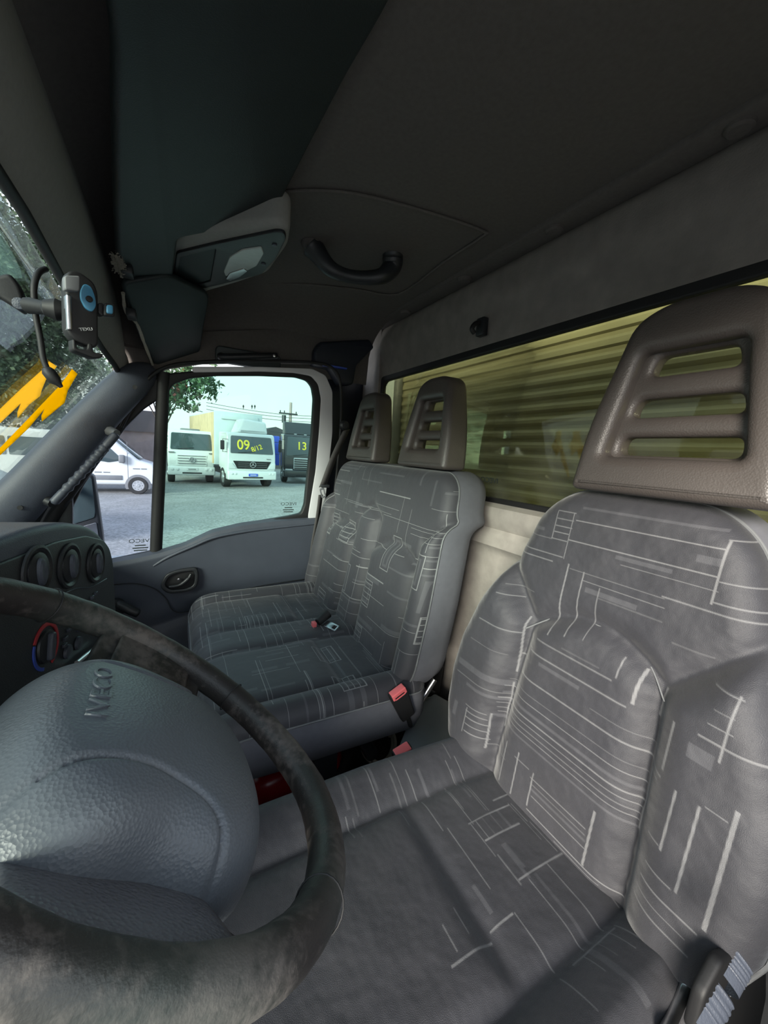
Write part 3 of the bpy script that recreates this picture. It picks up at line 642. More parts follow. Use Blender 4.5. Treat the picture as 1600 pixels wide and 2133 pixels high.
sc_=P(40,632,1,.688); lathe('mount_screw',[(.008,0),(.007,.004),(0,.005)],MT['plast'],ph,lambda a,b,c_:(sc_[0]+a,.69-c_,sc_[2]+b),14)
cabp=[P(95,560,1,.72),P(80,568,1,.70),P(71,595,1,.69),P(72,630,1,.69),P(76,665,1,.69),P(84,705,1,.69),P(90,745,1,.69),P(97,765,1,.69)]
cb=tube('charging_cable',smoothpath(cabp,6),.0038,MT['rub'],None,sides=8); tag(cb,'black charging cable dangling from the top of the windshield beside the phone holder','cable')
pe=[np.array(P(x,y,1,.69)) for x,y in ((96,766),(100,773),(115,792),(122,799),(128,806))]
tube('plug',pe,[.005,.0075,.0075,.004,.0025],MT['rub'],cb,sides=8)
# ---- dashboard
db=empty('dashboard','dark dashboard end with round air vents and heater knob left of the steering wheel','dashboard')
DV=np.array([-.165,.80,-.212]); DN=np.array([.98,-.2,0]); DN=DN/np.linalg.norm(DN)
DB=basis(DV,(.2,.98,0),(0,0,1))      # u to the right, v up, w towards the driver
DB0=DB; 
def dl(px,py): return DB.inv(PP(px,py,DV,DN))[:2]
outer=[dl(*p) for p in ((232,1215),(226,1160),(210,1115),(180,1093),(130,1086),(60,1098),(0,1118),(-90,1150))]
outer=[(outer[0][0]+.003,-.40)]+outer+[(-.72,outer[-1][1]),(-.72,-.40)]
plate('dash_shell',roundpoly(outer,.03),MT['plast'],db,depth=.24,bev=.012,fr=lambda a,b,c_:DB(a,b,-.115+c_),res=3)
inn=[dl(*p) for p in ((231,1262),(226,1172),(219,1142),(206,1124),(168,1115),(105,1127),(45,1150),(0,1166),(-90,1200))]
inn=[(inn[0][0],-.39)]+inn+[(-.70,inn[-1][1]),(-.70,-.39)]
plate('dash_face',roundpoly(inn,.012),MT['plastd'],db,depth=.012,bev=.003,fr=lambda a,b,c_:DB(a,b,.003+c_))
DZ=.0095
for i,(px,py) in enumerate(((60,1190),(130,1178),(187,1172))):
    k_=dl(px,py); fr=lambda a,b,c_,k_=k_:DB(k_[0]+a,k_[1]+b,DZ+c_)
    v=lathe('air_vent',[(.0385,0),(.038,.003),(.034,.004),(.030,.002),(.028,-.001),(.027,.003),(.020,.006),(0,.007)],MT['plastd'],db,fr,30)
    lathe('vent_barrel',[(.018,.006),(.017,.010),(.013,.012),(0,.011)],MT['plast'],v,lambda a,b,c_,k_=k_:DB(k_[0]+a*.55-.004,k_[1]+b*1.15,DZ+c_),20)
kn=dl(80,1347); fr=lambda a,b,c_:DB(kn[0]+a,kn[1]+b,DZ+c_)
def arc(r0,r1,a0,a1,n=20):
    A_=[math.radians(a0+(a1-a0)*k/n) for k in range(n+1)]
    return [(r1*math.cos(a),r1*math.sin(a)) for a in A_]+[(r0*math.cos(a),r0*math.sin(a)) for a in A_[::-1]]
plate('dial_red_scale',arc(.030,.036,-70,150),MT['redblue'],db,depth=.002,bev=.0003,fr=fr); plate('dial_blue_scale',arc(.030,.035,153,250),MT['dialb'],db,depth=.002,bev=.0003,fr=fr)
kb=lathe('heater_knob',[(.025,0),(.024,.003),(.020,.004),(0,.004)],MT['plastd'],db,fr,24)
plate('knob_grip',rrect(-.006,.006,-.020,.020,.004),MT['plast'],kb,depth=.010,bev=.003,fr=lambda a,b,c_:fr(a*.9+b*.25,b-a*.25,.006+c_))
for (px,py) in ((120,1330),(128,1312),(150,1312),(118,1345),(186,1236),(178,1244)):
    k2=dl(px,py); plate('button',rrect(-.005,.005,-.003,.003,.001),MT['plast'],db,depth=.005,bev=.001,fr=lambda a,b,c_,k2=k2:DB(k2[0]+a,k2[1]+b,DZ+.001+c_))
for (px,py) in ((125,1358),(148,1340)):
    k2=dl(px,py); lathe('small_knob',[(.012,0),(.011,.004),(0,.005)],MT['plast'],db,lambda a,b,c_,k2=k2:DB(k2[0]+a,k2[1]+b,DZ+c_),18)
sm=[PP(x,y,DV+DN*.010,DN) for x,y in ((135,1235),(160,1225),(190,1222),(222,1205))]
tube('face_seam',smoothpath(sm,5),.0014,MT['plast'],db,sides=6)
tube('ledge_strip',[PP(160,1380,DV+DN*.02,DN),PP(212,1338,DV+DN*.02,DN)],.004,MT['metal'],db,sides=6)
# passenger dash body forward of the pod
box('passenger_dash',-.66,-.30,.88,1.66,-.62,-.40,MT['plast'],db,bev=.03,seg=4)
# paper seen through the wheel
pq=[P(x,y,2,-.50) for x,y in ((175,1412),(208,1352),(232,1356),(250,1372),(246,1395),(200,1412))]
pa_=plate('paper_sheet',[(p[0],p[1]) for p in pq],MT['paper'],None,depth=.004,bev=.0005,fr=lambda a,b,c_:(a,b,-.50+c_)); tag(pa_,'cream paper lying beyond the steering wheel spoke','paper')
# ---- steering wheel
C0=np.array([-.028,.372,-.255]); al,be=.874,.097
wn_=np.array([math.cos(al)*math.cos(be),math.sin(be),math.sin(al)*math.cos(be)])
ww=np.cross(wn_,[0,1,0]); ww/=np.linalg.norm(ww); ww=ww if ww[2]>0 else -ww
uu=np.cross(ww,wn_)
def SW(u,w,h=0): return C0+uu*u+ww*w+wn_*h
st=empty('steering_wheel','large worn leather steering wheel with grey airbag hub in the foreground','steering wheel')
RR,rt=.205,.0168
def rimpt(a,b):
    k=1.0
    r=rt*k*(1+.012*math.sin(a*23)+.008*math.sin(a*57+b*3))
    return SW((RR+r*math.cos(b))*math.cos(a),(RR+r*math.cos(b))*math.sin(a),r*1.05*math.sin(b)+.045*min(0,math.cos(a)*RR))
NA,NB=220,28
V=[rimpt(2*PI*i/NA,2*PI*j/NB) for i in range(NA) for j in range(NB)]
Fs=[(i*NB+j,((i+1)%NA)*NB+j,((i+1)%NA)*NB+(j+1)%NB,i*NB+(j+1)%NB) for i in range(NA) for j in range(NB)]
rim=mk('rim',V,Fs,MT['leather'],st)
for a in (math.radians(35),math.radians(143),math.radians(222),math.radians(-40)):
    pts=[SW((RR+(rt*1.07)*math.cos(b))*math.cos(a),(RR+rt*1.07*math.cos(b))*math.sin(a),rt*1.15*math.sin(b)) for b in np.linspace(0,2*PI,24)[:-1]]
    tube('rim_seam',pts,.0007,MT['rub'],rim,sides=5,closed=True)
# hub dome
uc,wc=-.008,-.018; HU,HW=.137,.118
def hubR(th):
    c_,s_=math.cos(th),math.sin(th); k=1-(.17*math.exp(-((s_+.05)/.42)**2) if c_<0 else 0); return k/((abs(c_)/HU)**2.6+(abs(s_)/HW)**2.6)**(1/2.6)
def segd(p,pl):
    best=9
    for a,b in zip(pl[:-1],pl[1:]):
        a=np.array(a);b=np.array(b);ab=b-a;t=np.clip((p-a)@ab/(ab@ab),0,1);best=min(best,np.linalg.norm(a+ab*t-p))
    return best
seamL=[(-.135,.09),(-.105,.078),(-.088,.06),(-.080,.035),(-.078,.0),(-.085,-.035),(-.105,-.062),(-.135,-.070)]
seamL=[tuple(p[:2]) for p in smoothpath([(a,b,0) for a,b in seamL],4)]
seamR=[(-a-.01,b) for a,b in seamL]
def hubh(u,w,r):
    p=np.array([u,w]); d=min(segd(p,seamL),segd(p,seamR))
    h=.022-.028*r**2.2-.040*(1-math.sqrt(max(0,1-(max(0,r-.72)/.28)**2)))
    wing=1 if (u<np.interp(w,[b for a,b in seamL[::-1]],[a for a,b in seamL[::-1]]) or u>-.01-np.interp(w,[b for a,b in seamL[::-1]],[a for a,b in seamL[::-1]])) else 0
    if wing: h+=.0015
    h-=.0045*math.exp(-(d/.0026)**2)
    return h
nr,nth=120,320; V=[SW(uc,wc,hubh(uc,wc,0))];Fs=[]
for i in range(1,nr+1):
    r=i/nr
    for k in range(nth):
        th=2*PI*k/nth; R=hubR(th)*(1-(1-r)**1.15)
        u=uc+R*math.cos(th);w=wc+R*math.sin(th); V.append(SW(u,w,hubh(u,w,R/hubR(th))))
for k in range(nth): V.append(SW(uc+hubR(2*PI*k/nth)*.93*math.cos(2*PI*k/nth),wc+hubR(2*PI*k/nth)*.93*math.sin(2*PI*k/nth),-.09))
for k in range(nth): Fs.append((0,1+k,1+(k+1)%nth))
for i in range(nr):
    for k in range(nth): Fs.append((1+i*nth+k,1+i*nth+(k+1)%nth,1+(i+1)*nth+(k+1)%nth,1+(i+1)*nth+k))
hubo=mk('airbag_hub',V,Fs,MT['hub'],st,ang=80)
text('logo','IVECO',.021,MT['hub'],hubo,lambda a,b,c_:SW(a+.0,b+.050,hubh(a,b+.050,math.hypot(a-uc,b+.05-wc)/hubR(math.atan2(b+.05-wc,a-uc)))+.0006+c_),ext=.0010,sx=1.5)
# spokes
def spoke(sg):
    dz=-.009 if sg>0 else 0
    def sst(t): t=min(1,max(0,t)); return t*t*(3-2*t)
    def f(s,w):
        R_=math.sqrt(RR**2-w*w)-.003; uin=-.112-(R_-.112)*sst(((-.004-w)-.058)/.075 if w<0 else (w-.050)/.03)
        return SW((uin+(-R_-uin)*s)*sg,w,-.044+(.040+dz)*s**.8-.004)
    grid('spoke_leather',f,list(np.linspace(0,1,14)),list(np.linspace(-.132,.070,60)) if sg>0 else list(np.linspace(-.090,.050,50)),MT['leather'],st,thick=.010)
    def g_(s,w):
        R_=math.sqrt(RR**2-w*w)-.006; uin=-.112; e=math.sqrt(max(0,1-((w+.004)/.066)**4))
        return SW((uin+(-R_-uin)*s)*sg,w,-.037+(.040+dz)*s**.8-.005*(1-e))
    grid('spoke_panel',g_,list(np.linspace(0,1,14)),list(np.linspace(-.069,.061,30) if sg>0 else np.linspace(-.069,.030,30)),MT['hubt' if sg>0 else 'leather'],st,thick=.004)
spoke(1); spoke(-1)
fr=lambda a,b,c_:SW(a+uc,b+wc,-.09-c_)
lathe('steering_column',[(.085,-.02),(.08,.02),(.055,.06),(.05,.20)],MT['plastd'],st,fr,28)
# ================================================================== SEATS
def fillet(d,w): 
    t=min(max(d/w,0),1); return math.sqrt(max(0,1-(1-t)**2))
def cushion(root,nm,q0,q1,Wf,hf,mp,R,rc,band,nu=110,nv=130,pn='cover',smat='side',bandback=True,uvo=(0,0),sm=3,segs=None,offp=(0,0)):
    us=np.linspace(-1,1,nu); us=np.sign(us)*(1-(1-np.abs(us))**1.35); vs=np.linspace(0,1,nv); vs=.5-.5*np.sign(1-2*vs)*(1-(1-np.abs(1-2*vs))**1.35)
    L=q1-q0
    def Wr(q):
        d=min(q-q0,q1-q); w=Wf(q)
        if d<rc: w-=rc*(1-math.sqrt(max(0,1-(1-d/rc)**2)))
        return w
    V=[];UV=[]; HH=np.array([[hf(a*Wr(q0+L*t),q0+L*t) for a in us] for t in vs])
    for _ in range(sm):
        Pd=np.pad(HH,1,mode='edge'); HH=(Pd[:-2,1:-1]+Pd[2:,1:-1]+Pd[1:-1,:-2]+Pd[1:-1,2:]+2*HH)/6
    def drop(p,q):
        ex=Wf(q)-abs(p); ey=min(q-q0,q1-q); r=max(R,rc)
        dx=max(r-ex,0);dy=max(r-ey,0); d=r-math.hypot(dx,dy); return R*(1-fillet(max(d,0),R))
    for tj,t in enumerate(vs):
        q=q0+L*t; w=Wr(q)
        for ai,a in enumerate(us):
            p=a*w; V.append(mp(p,q,HH[tj,ai]-drop(p,q))); UV.append((p+uvo[0],q+uvo[1]))
    if segs is None:
        Fs=[(j*nu+i,j*nu+i+1,(j+1)*nu+i+1,(j+1)*nu+i) for j in range(nv-1) for i in range(nu-1)]
        cov=mk(pn,V,Fs,MT['cloth'],root,uv=UV)
    else:
        K=4; A=np.concatenate([np.array(V).reshape(nv,nu,3),np.array(UV).reshape(nv,nu,2)],2)
        def up(A,ax):
            A=np.moveaxis(A,ax,0); n_=A.shape[0]; t=np.linspace(0,n_-1,(n_-1)*K+1); i=np.minimum(t.astype(int),n_-2); f=(t-i)[:,None,None]
            B=A[i]*(1-f)+A[i+1]*f; Bp=B.copy()
            for _ in range(3): B[1:-1]=(B[:-2]+2*B[1:-1]+B[2:])/4
            return np.moveaxis(B,0,ax)
        A=up(up(A,0),1); mv,mu=A.shape[:2]; ii=np.arange(mv*mu).reshape(mv,mu)
        Fq=np.stack([ii[:-1,:-1],ii[:-1,1:],ii[1:,1:],ii[1:,:-1]],-1).reshape(-1,4)
        X=A[...,3].ravel()-uvo[0]; Y=A[...,4].ravel()-uvo[1]
        me=bpy.data.meshes.new(pn); me.vertices.add(mv*mu); me.vertices.foreach_set('co',A[...,:3].astype(np.float32).ravel())
        nf=len(Fq); me.loops.add(nf*4); me.loops.foreach_set('vertex_index',Fq.ravel().astype(np.int32)); me.polygons.add(nf)
        me.polygons.foreach_set('loop_start',np.arange(0,nf*4,4,dtype=np.int32)); me.update(calc_edges=True)
        l=me.uv_layers.new(name='UVMap'); l.data.foreach_set('uv',A[...,3:5].reshape(-1,2)[Fq.ravel()].astype(np.float32).ravel())
        ln=np.zeros(mv*mu); bd=np.zeros(mv*mu); aa=.0007
        for (x0,y0,x1,y1,w,kind) in segs:
            d=np.array([x1-x0,y1-y0]); Ln=np.hypot(*d)+1e-9; d/=Ln
            a_=(X-x0)*d[0]+(Y-y0)*d[1]; b_=-(X-x0)*d[1]+(Y-y0)*d[0]
            m_=np.clip((w/2-np.abs(b_))/aa+.5,0,1)*np.clip((Ln/2+.0006-np.abs(a_-Ln/2))/aa+.5,0,1)
            if kind==0: ln=np.maximum(ln,m_*min(1,.62+w*160))
            else: bd=np.maximum(bd,m_)
        ca=me.color_attributes.new('weave','FLOAT_COLOR','POINT'); ca.data.foreach_set('color',np.stack([ln,bd,ln*0,ln*0+1],1).astype(np.float32).ravel())
        fin(me,MT['clothd'],True,180); cov=link(bpy.data.objects.new(pn,me),root)
    loop=[(0,i) for i in range(nu)]+[(j,nu-1) for j in range(1,nv)]+[(nv-1,i) for i in range(nu-2,-1,-1)]+[(j,0) for j in range(nv-2,0,-1)]
    pts=[]
    for j,i in loop:
        q=q0+L*vs[j]; p=us[i]*Wr(q); pts.append((p,q,HH[j,i]-drop(p,q)))
    qc=(q0+q1)/2; VV=[];n_=len(pts); layers=band
    for (dh,ins) in layers:
        for p,q,h in pts:
            k=ins; VV.append(mp(p*(1-k/max(.05,Wf(q))),q+(qc-q)*k*2/L,h-dh))
    FF=[(l*n_+i,l*n_+(i+1)%n_,(l+1)*n_+(i+1)%n_,(l+1)*n_+i) for l in range(len(layers)-1) for i in range(n_)]
    FF.append(tuple((len(layers)-1)*n_+i for i in range(n_)))
    mk('side_panel',VV,FF,MT[smat],root,ang=50)
    pl=[mp(p*(1+.002/Wf(q)),q,h-.001) for p,q,h in pts]; pl=pl[::2]
    tube('piping',pl,.0024,MT['pipe'],root,sides=6,closed=True)
    return cov
def headrest(root,yc,X0,zb,w=.262,h=.285,lean=.03,wt=.15,d=.085):
    B_=lambda a,b,c_:(X0+lean*(b/h)**1-c_*(1-.25*b/h)+.0,yc+a,zb+b)
    out=roundpoly([(-w/2,0),(-w/2*.93,h*.38),(-wt/2-.004,h*.93),(-wt/2*.55,h),(wt/2*.55,h),(wt/2+.004,h*.93),(w/2*.93,h*.38),(w/2,0)],[.014,.05,.05,.05,.05,.05,.05,.014],5)
    def wid(z): return np.interp(z,[0,h*.38,h*.93],[w/2,w/2*.93,wt/2+.004])
    r0,r1=h*.20,h*.76; m_=.040
    rec=roundpoly([(-wid(r0)+m_,r0),(-wid(r1)+m_-.006,r1),(wid(r1)-m_+.006,r1),(wid(r0)-m_,r0)],.014,5)
    hr=plate('headrest',out,MT['hr'],root,holes=[rec],depth=d,bev=.017,fr=lambda a,b,c_:B_(a,b,c_),res=5,ang=75)
    
    fo=roundpoly([(-wid(r0)+m_-.02,r0-.02),(-wid(r1)+m_-.024,r1+.02),(wid(r1)-m_+.024,r1+.02),(wid(r0)-m_+.02,r0-.02)],.014,5)
    sl=[]; sh=(r1-r0)
    for f0,f1 in ((.0,.20),(.37,.57),(.76,.97)):
        z0,z1=r0+sh*f0+.004,r0+sh*f1; e0,e1=wid(z0)-m_-.012,wid(z1)-m_-.012
        sl.append(roundpoly([(-e0,z0),(-e1,z1),(e1,z1),(e0,z0)],.012,5))
    plate('headrest_louvre',fo,MT['hr'],hr,holes=sl,depth=.040,bev=.013,fr=lambda a,b,c_:B_(a,b,c_-.004),res=5,ang=75)
    return hr
def smoothpath2(pts): return [tuple(p) for p in pts]
# ---- driver seat
ds=empty('bucket_seat','patterned dark grey driver seat with black headrest nearest the camera','seat')
yc=.347
def Wd(q):   # q = z
    return np.interp(q,[-.66,-.60,-.52,-.45,-.38,-.30,-.22,-.14,-.045],[.19,.235,.262,.268,.262,.238,.205,.178,.150])
def hd_(p,q):
    a=abs(p); arch=-.255-.045*(a/.11)**2
    yb=.112+.016*max(0,min(1,(-.3-q)/.25)); 
    if q>-.30: yb=.112+(q+.30)*.85
    W0=Wd(q); base=.006
    if a>yb and q<-.14:
        k=fillet(a-yb,.055); amp=.062*min(1,max(0,(-.14-q)/.14))**.7
        amp*=min(1,max(0,(q+.68)/.1)) ; return base+amp*k+.012*(1-min(1,(-.14-q)/.14))*k
    if q<arch:
        d=min((yb-a),(arch-q)); return base+.038*fillet(d,.05)*(1-.25*max(0,(-.45-q)/.2))
    d=min(q-arch,(yb-a) if q<-.14 else 9); return base+.022*fillet(d,.045)
def mb_(p,q,h): 
    xb=.655+(q+.05)*.17; return (xb-h,yc+p,q)
CZ=lambda x,y:(x/1.882+920,y/1.882+1000)
def bseg(x0,y0,x1,y1,w=.0016,kind=0,off=.03,snap=True):
    q0_=PP(*CZ(x0,y0),(.655-off,0,-.05),(1,0,-.17)); q1_=PP(*CZ(x1,y1),(.655-off,0,-.05),(1,0,-.17))
    a=[q0_[1]-yc,q0_[2],q1_[1]-yc,q1_[2]]
    if snap:
        if abs(a[0]-a[2])>abs(a[1]-a[3]): a[1]=a[3]=(a[1]+a[3])/2
        else: a[0]=a[2]=(a[0]+a[2])/2
    return (*a,w,kind)
bs_=[bseg(*t) for t in (
 (550,115,1110,190,.004,1),(525,160,1115,270,.002),(495,235,1080,378,.0018),(500,345,870,465,.0010),(860,460,1280,585,.002),(550,395,870,500,.001),(560,430,760,500,.008,1),
 (1115,240,1280,262),(1085,408,1280,440),(1060,488,1280,535),(1115,240,1060,488,.0028),(500,330,425,600,.0028),(550,360,500,610,.0022),(605,420,578,628),
 (458,118,428,225),(525,130,470,305),(458,118,525,130),(452,148,515,160),(446,175,508,190),(440,200,496,212),(428,225,488,240),(290,245,470,305),(290,195,430,225,.001),(270,160,400,190,.006,1),(290,265,430,325),
 (610,460,860,560,.001),(700,330,1080,440,.001),(680,300,900,360,.006,1),(900,640,1060,700,.001),(1000,300,1090,330,.010,1),
 (385,630,690,760,.0016),(735,700,690,760,.0022),(355,675,745,860,.0024),(815,755,745,860,.0042),(885,825,840,920,.0034),
 (310,770,910,1100,.0018),(270,800,840,1130,.0008),(255,830,830,1160,.0016),(245,865,815,1180,.005,1),(230,895,810,1190,.0022),(225,915,800,1215,.0012),(222,935,795,1240,.0012),(220,955,790,1262,.0014),(215,975,780,1290,.003,1),
 (280,795,235,965,.0022),(965,925,905,1100,.0034),(835,1125,765,1370,.0030),(835,1125,880,1140),(258,1010,240,1180,.0022),(302,1045,297,1240,.0024),(302,1075,358,1125,.0012),(358,1125,362,1285,.0024),
 (360,1165,580,1345),(360,1190,578,1370,.001),(362,1212,578,1395,.004,1),(362,1240,576,1425,.0014),(597,1270,583,1520,.0036),(345,1280,700,1650,.0018),(450,1410,620,1580,.001),
 (340,640,366,655),(310,680,345,695),(490,660,640,720,.001),(400,720,560,800,.006,1),(600,900,860,1030,.001))]
bs_+=[bseg(*t,off=.07) if len(t)==6 else bseg(*t,*((.0016,0) if len(t)==4 else (0,)),off=.07) for t in (
 (145,540,270,610),(312,565,205,750,.0022),(60,720,230,800,.012,1),(110,630,230,680,.001),(55,760,220,850,.0012),(90,820,220,870,.006,1),(90,885,82,990,.002),(152,920,135,1075,.0024),(90,885,152,920),(90,908,150,943),(88,932,148,968),(85,960,145,995),(82,985,140,1030),
 (40,850,60,930,.010,1),(160,940,225,975,.004,1),(200,440,260,470),(215,410,300,450,.001),(130,1060,200,1110,.001),
 (1035,825,1170,870),(1170,870,1070,1100,.0024),(1060,910,1145,935,.001),(1040,960,1140,1000,.0012),(1000,1010,1280,1140,.0018),(960,1060,1060,1110,.018,1),(925,1230,838,1445,.0028),(790,1385,838,1445),(1030,1300,893,1600,.0030),(780,1510,893,1600,.0018),
 (1180,1320,1005,1750,.0044),(750,1590,1005,1750,.0018),(725,1640,960,1870,.0018),(735,1610,950,1790,.001),(1225,830,1280,845,.004,1),(1030,1290,1120,1340,.001))]
cushion(ds,'backrest',-.66,-.045,Wd,hd_,mb_,.040,.075,[(0,0),(.02,-.004),(.06,-.004),(.09,.004),(.105,.02),(.11,.05)],pn='backrest',nu=120,nv=150,segs=bs_)
def Wdc(q): return np.interp(q,[-.02,.1,.3,.56,.62],[.225,.238,.240,.225,.215])
def hdc(p,q):
    a=abs(p); yb=.132; t=.337
    if a>yb: 
        return .018*fillet(a-yb,.05)+.022*min(1,(a-yb)/.06)*(1-max(0,(a-.2)/.04)*.3)
    if q<t: return .020*fillet(min(yb-a,t-q),.035)
    return .014*fillet(min(yb-a,q-t),.03)-.012*max(0,(q-.45)/.15)
def mc_(p,q,h): return (q,yc+p,-.612+h-.03*max(0,(.1-q)/.12)**2)
def cseg(x0,y0,x1,y1,w=.0016,kind=0,snap=True,cz=CZ):
    q0_=P(*cz(x0,y0),2,-.602);q1_=P(*cz(x1,y1),2,-.602); a=[q0_[1]-yc,q0_[0],q1_[1]-yc,q1_[0]]
    if snap:
        if abs(a[0]-a[2])>abs(a[1]-a[3]): a[1]=a[3]=(a[1]+a[3])/2
        else: a[0]=a[2]=(a[0]+a[2])/2
    return (*a,w,kind)
cs_=[cseg(*t) for t in (
 (105,1355,265,1270,.0022),(105,1355,170,1420,.0014),(170,1420,305,1345,.003),(265,1270,345,1330,.0014),(125,1345,190,1405,.001),(150,1332,215,1395,.001),(180,1315,250,1375,.001),(210,1300,280,1360,.005,1),
 (215,1480,315,1590,.0016),(315,1590,460,1445,.0026),(340,1340,460,1445,.0014),(150,1410,215,1480,.001),(230,1440,330,1520,.010,1),(260,1480,350,1560,.006,1),(200,1255,270,1225,.0026),(250,1270,400,1400,.001),
 (10,1380,205,1600,.0014),(60,1180,200,1290,.0012),(0,1210,100,1290,.0012),(20,1160,130,1240,.004,1),(330,1580,570,1830,.0016),(410,1510,640,1755,.0016),(450,1400,700,1655,.0016),(350,1560,600,1800,.005,1),
 (190,1770,280,1710,.0022),(280,1710,450,1920,.0014),(120,1600,200,1700,.006,1),(25,1910,210,1835,.0026),(0,1770,60,1870,.001),(40,1700,110,1790,.001),
 (520,1920,670,1755,.0020),(670,1755,830,1900,.0016),(640,1790,760,1880,.001),(600,1840,690,1900,.001),(560,1880,630,1980,.001),(835,1905,925,1990,.0030),(560,1880,820,2100,.010,1),(440,1990,620,2133,.001))]
cs_+=[cseg(*t,cz=lambda x,y:(x/2.857+500,y/2.857+1350)) for t in (
 (610,790,690,1020,.0014),(720,720,810,990,.0014),(830,655,910,805,.0014),(900,810,950,950,.0014),(930,800,990,930,.0010),(990,785,1045,905,.0014),(1060,775,1120,880,.006,1),(1190,640,1250,705,.0012),(1225,715,1280,810,.0014),(1280,690,1335,785,.0014),(750,790,820,900,.005,1),
 (540,760,640,1000,.005,1),(610,1040,700,1143,.0014),(660,1035,740,1143,.001),(1210,850,1400,1050,.0012),(1310,820,1480,960,.0012),(1070,920,1220,1090,.0012),(930,970,1020,1060,.0012))]
cushion(ds,'cushion',-.03,.60,Wdc,hdc,mc_,.045,.06,[(0,0),(.02,-.004),(.07,-.004),(.13,.006),(.15,.03)],pn='seat_cushion',uvo=(3.1,2.3),segs=cs_)
headrest(ds,.305,.655,-.042,w=.275,h=.29,wt=.165,d=.09)
tube('seam_stitching',smoothpath([mb_(p,q,hd_(p,q)+.001) for p,q in ((-.118,-.31),(-.07,-.272),(0,-.257),(.07,-.272),(.118,-.31))],8),.0012,MT['pipe'],ds,sides=5)
for sg in (-1,1):
    pth=[(sg*(.112+.016*max(0,min(1,(-.3-q)/.25))),q) for q in np.linspace(-.31,-.62,10)]
    tube('seam_stitching',smoothpath([mb_(p,q,hd_(p*.97,q)*.35+.008) for p,q in pth],3),.0011,MT['side'],ds,sides=5)
# base & recliner
box('seat_base',.05,.56,yc-.17,yc+.17,-1.05,-.76,MT['plastd'],ds,bev=.02)
box('seat_rail',.0,.62,yc-.21,yc-.18,-1.05,-1.02,MT['darkm'],ds); box('seat_rail',.0,.62,yc+.18,yc+.21,-1.05,-1.02,MT['darkm'],ds)
rc0=P(1500,2060,1,.085)
RB=basis(rc0,np.array(P(1550,1960,1,.085))-np.array(P(1440,2150,1,.085)),np.array(P(1450,1990,1,.085))-np.array(P(1560,2090,1,.085)))
rcp=[P(*p,1,.105) for p in ((1440,2150),(1462,2070),(1500,1998),(1535,1978),(1572,1990),(1592,2020),(1592,2070),(1570,2170))]
plate('recliner_cover',roundpoly([(p[0],p[2]) for p in rcp],.008),MT['rub'],ds,depth=.012,bev=.004,fr=lambda a,b,c_:(a,.108+c_,b))
kn_=[]
for s0,s1 in ((-.040,-.002),(.006,.032)):
    V=[];Fs=[]
    def f(s,t): 
        a=s0+(s1-s0)*s; th=PI*t; ridge=.0007*(1 if int(s*14)%2 else -1)*(1 if s>.35 else 0)
        return RB(a,-.014+.028*t,0)+np.array([0,-(.011*math.sin(th)+ridge*.6)-.0,0])
    grid('recliner_knob',f,list(np.linspace(0,1,29)),list(np.linspace(0,1,14)),MT['plast'],ds)
hl_=[P(1450,1990,1,.13),P(1430,2050,1,.13),P(1400,2120,1,.125),P(1380,2160,1,.12)]
tube('hinge_lever',smoothpath(hl_,5),.006,MT['metal'],ds,sides=8)
tube('hinge_bracket',[P(1470,1955,1,.13),P(1452,2010,1,.13)],[.02,.008],MT['side'],ds,sides=8)
# ---- bench seat
bs=empty('bench_seat','patterned grey double passenger bench seat beside the door','bench seat')
yb_=1.195
def Wb(q): return np.interp(q,[-.62,-.55,-.4,-.2,-.05],[.425,.435,.432,.415,.395])
def hb_(p,q):
    a=abs(p); base=.012
    hump=.066+.012*max(0,(-.25-q)/.3); top=-.185-.9*max(0,a)**1.2
    if a<hump and q<top: return base+.046*fillet(min((hump-a),(top-q)*.8),.05)
    bo=.345; bt=-.235+ (a-.345)*.9
    if a>bo and q<bt: return base+.056*fillet(min(a-bo,(bt-q)),.05)
    c_=.205; arch=-.275-.035*((a-c_)/.12)**2
    if q<arch: return base+.044*fillet(min(arch-q,a-hump if a>hump else .0,bo-a if a<bo else 0),.055)
    d=min(q-arch,9); 
    if a<hump+.04: d=min(d,max(q-top,a-hump,0)) 
    if a>bo-.02: d=min(d,max(q-bt,bo-a,0))
    return base+.024*fillet(max(d,0),.05)
def mbb(p,q,h):
    xb=.672+(q+.05)*.20; return (xb-h,yb_+p,q)
cushion(bs,'backrest',-.63,-.042,Wb,hb_,mbb,.034,.065,[(0,0),(.02,-.004),(.07,-.004),(.10,.004),(.115,.02),(.12,.05)],pn='backrest',nu=200,nv=140,uvo=(6.3,1.1))
def Wbc(q): return np.interp(q,[.03,.2,.56,.6],[.405,.415,.42,.41])
yc2=1.175
def hbc(p,q):
    a=abs(p); t=.375
    if a<.075: return .006+.020*fillet(.075-a,.05)
    if a>.335: return .012+.026*fillet(a-.335,.045)
    if q<t: return .006+.020*fillet(min(a-.075,.335-a,t-q),.04)
    return .004+.010*fillet(min(a-.075,.335-a,q-t),.03)-.012*max(0,(q-.47)/.1)
def mcb(p,q,h): return (q,yc2+p,-.612+h-.03*max(0,(.14-q)/.12)**2)
cushion(bs,'cushion',.035,.60,Wbc,hbc,mcb,.04,.06,[(0,0),(.02,-.004),(.07,-.004),(.11,.008),(.125,.03)],pn='seat_cushion',nu=200,nv=120,uvo=(9.4,5.2))
headrest(bs,.965,.675,-.036,w=.255,h=.265,wt=.15,d=.085)
headrest(bs,1.395,.675,-.036,w=.255,h=.265,wt=.15,d=.085)
for y in (.80,1.19,1.55): box('bench_leg',.28,.34,y-.02,y+.02,-1.05,-.72,MT['darkm'],bs)
tube('bench_cross_bar',[(.45,.80,-.80),(.45,1.56,-.80)],.018,MT['darkm'],bs)
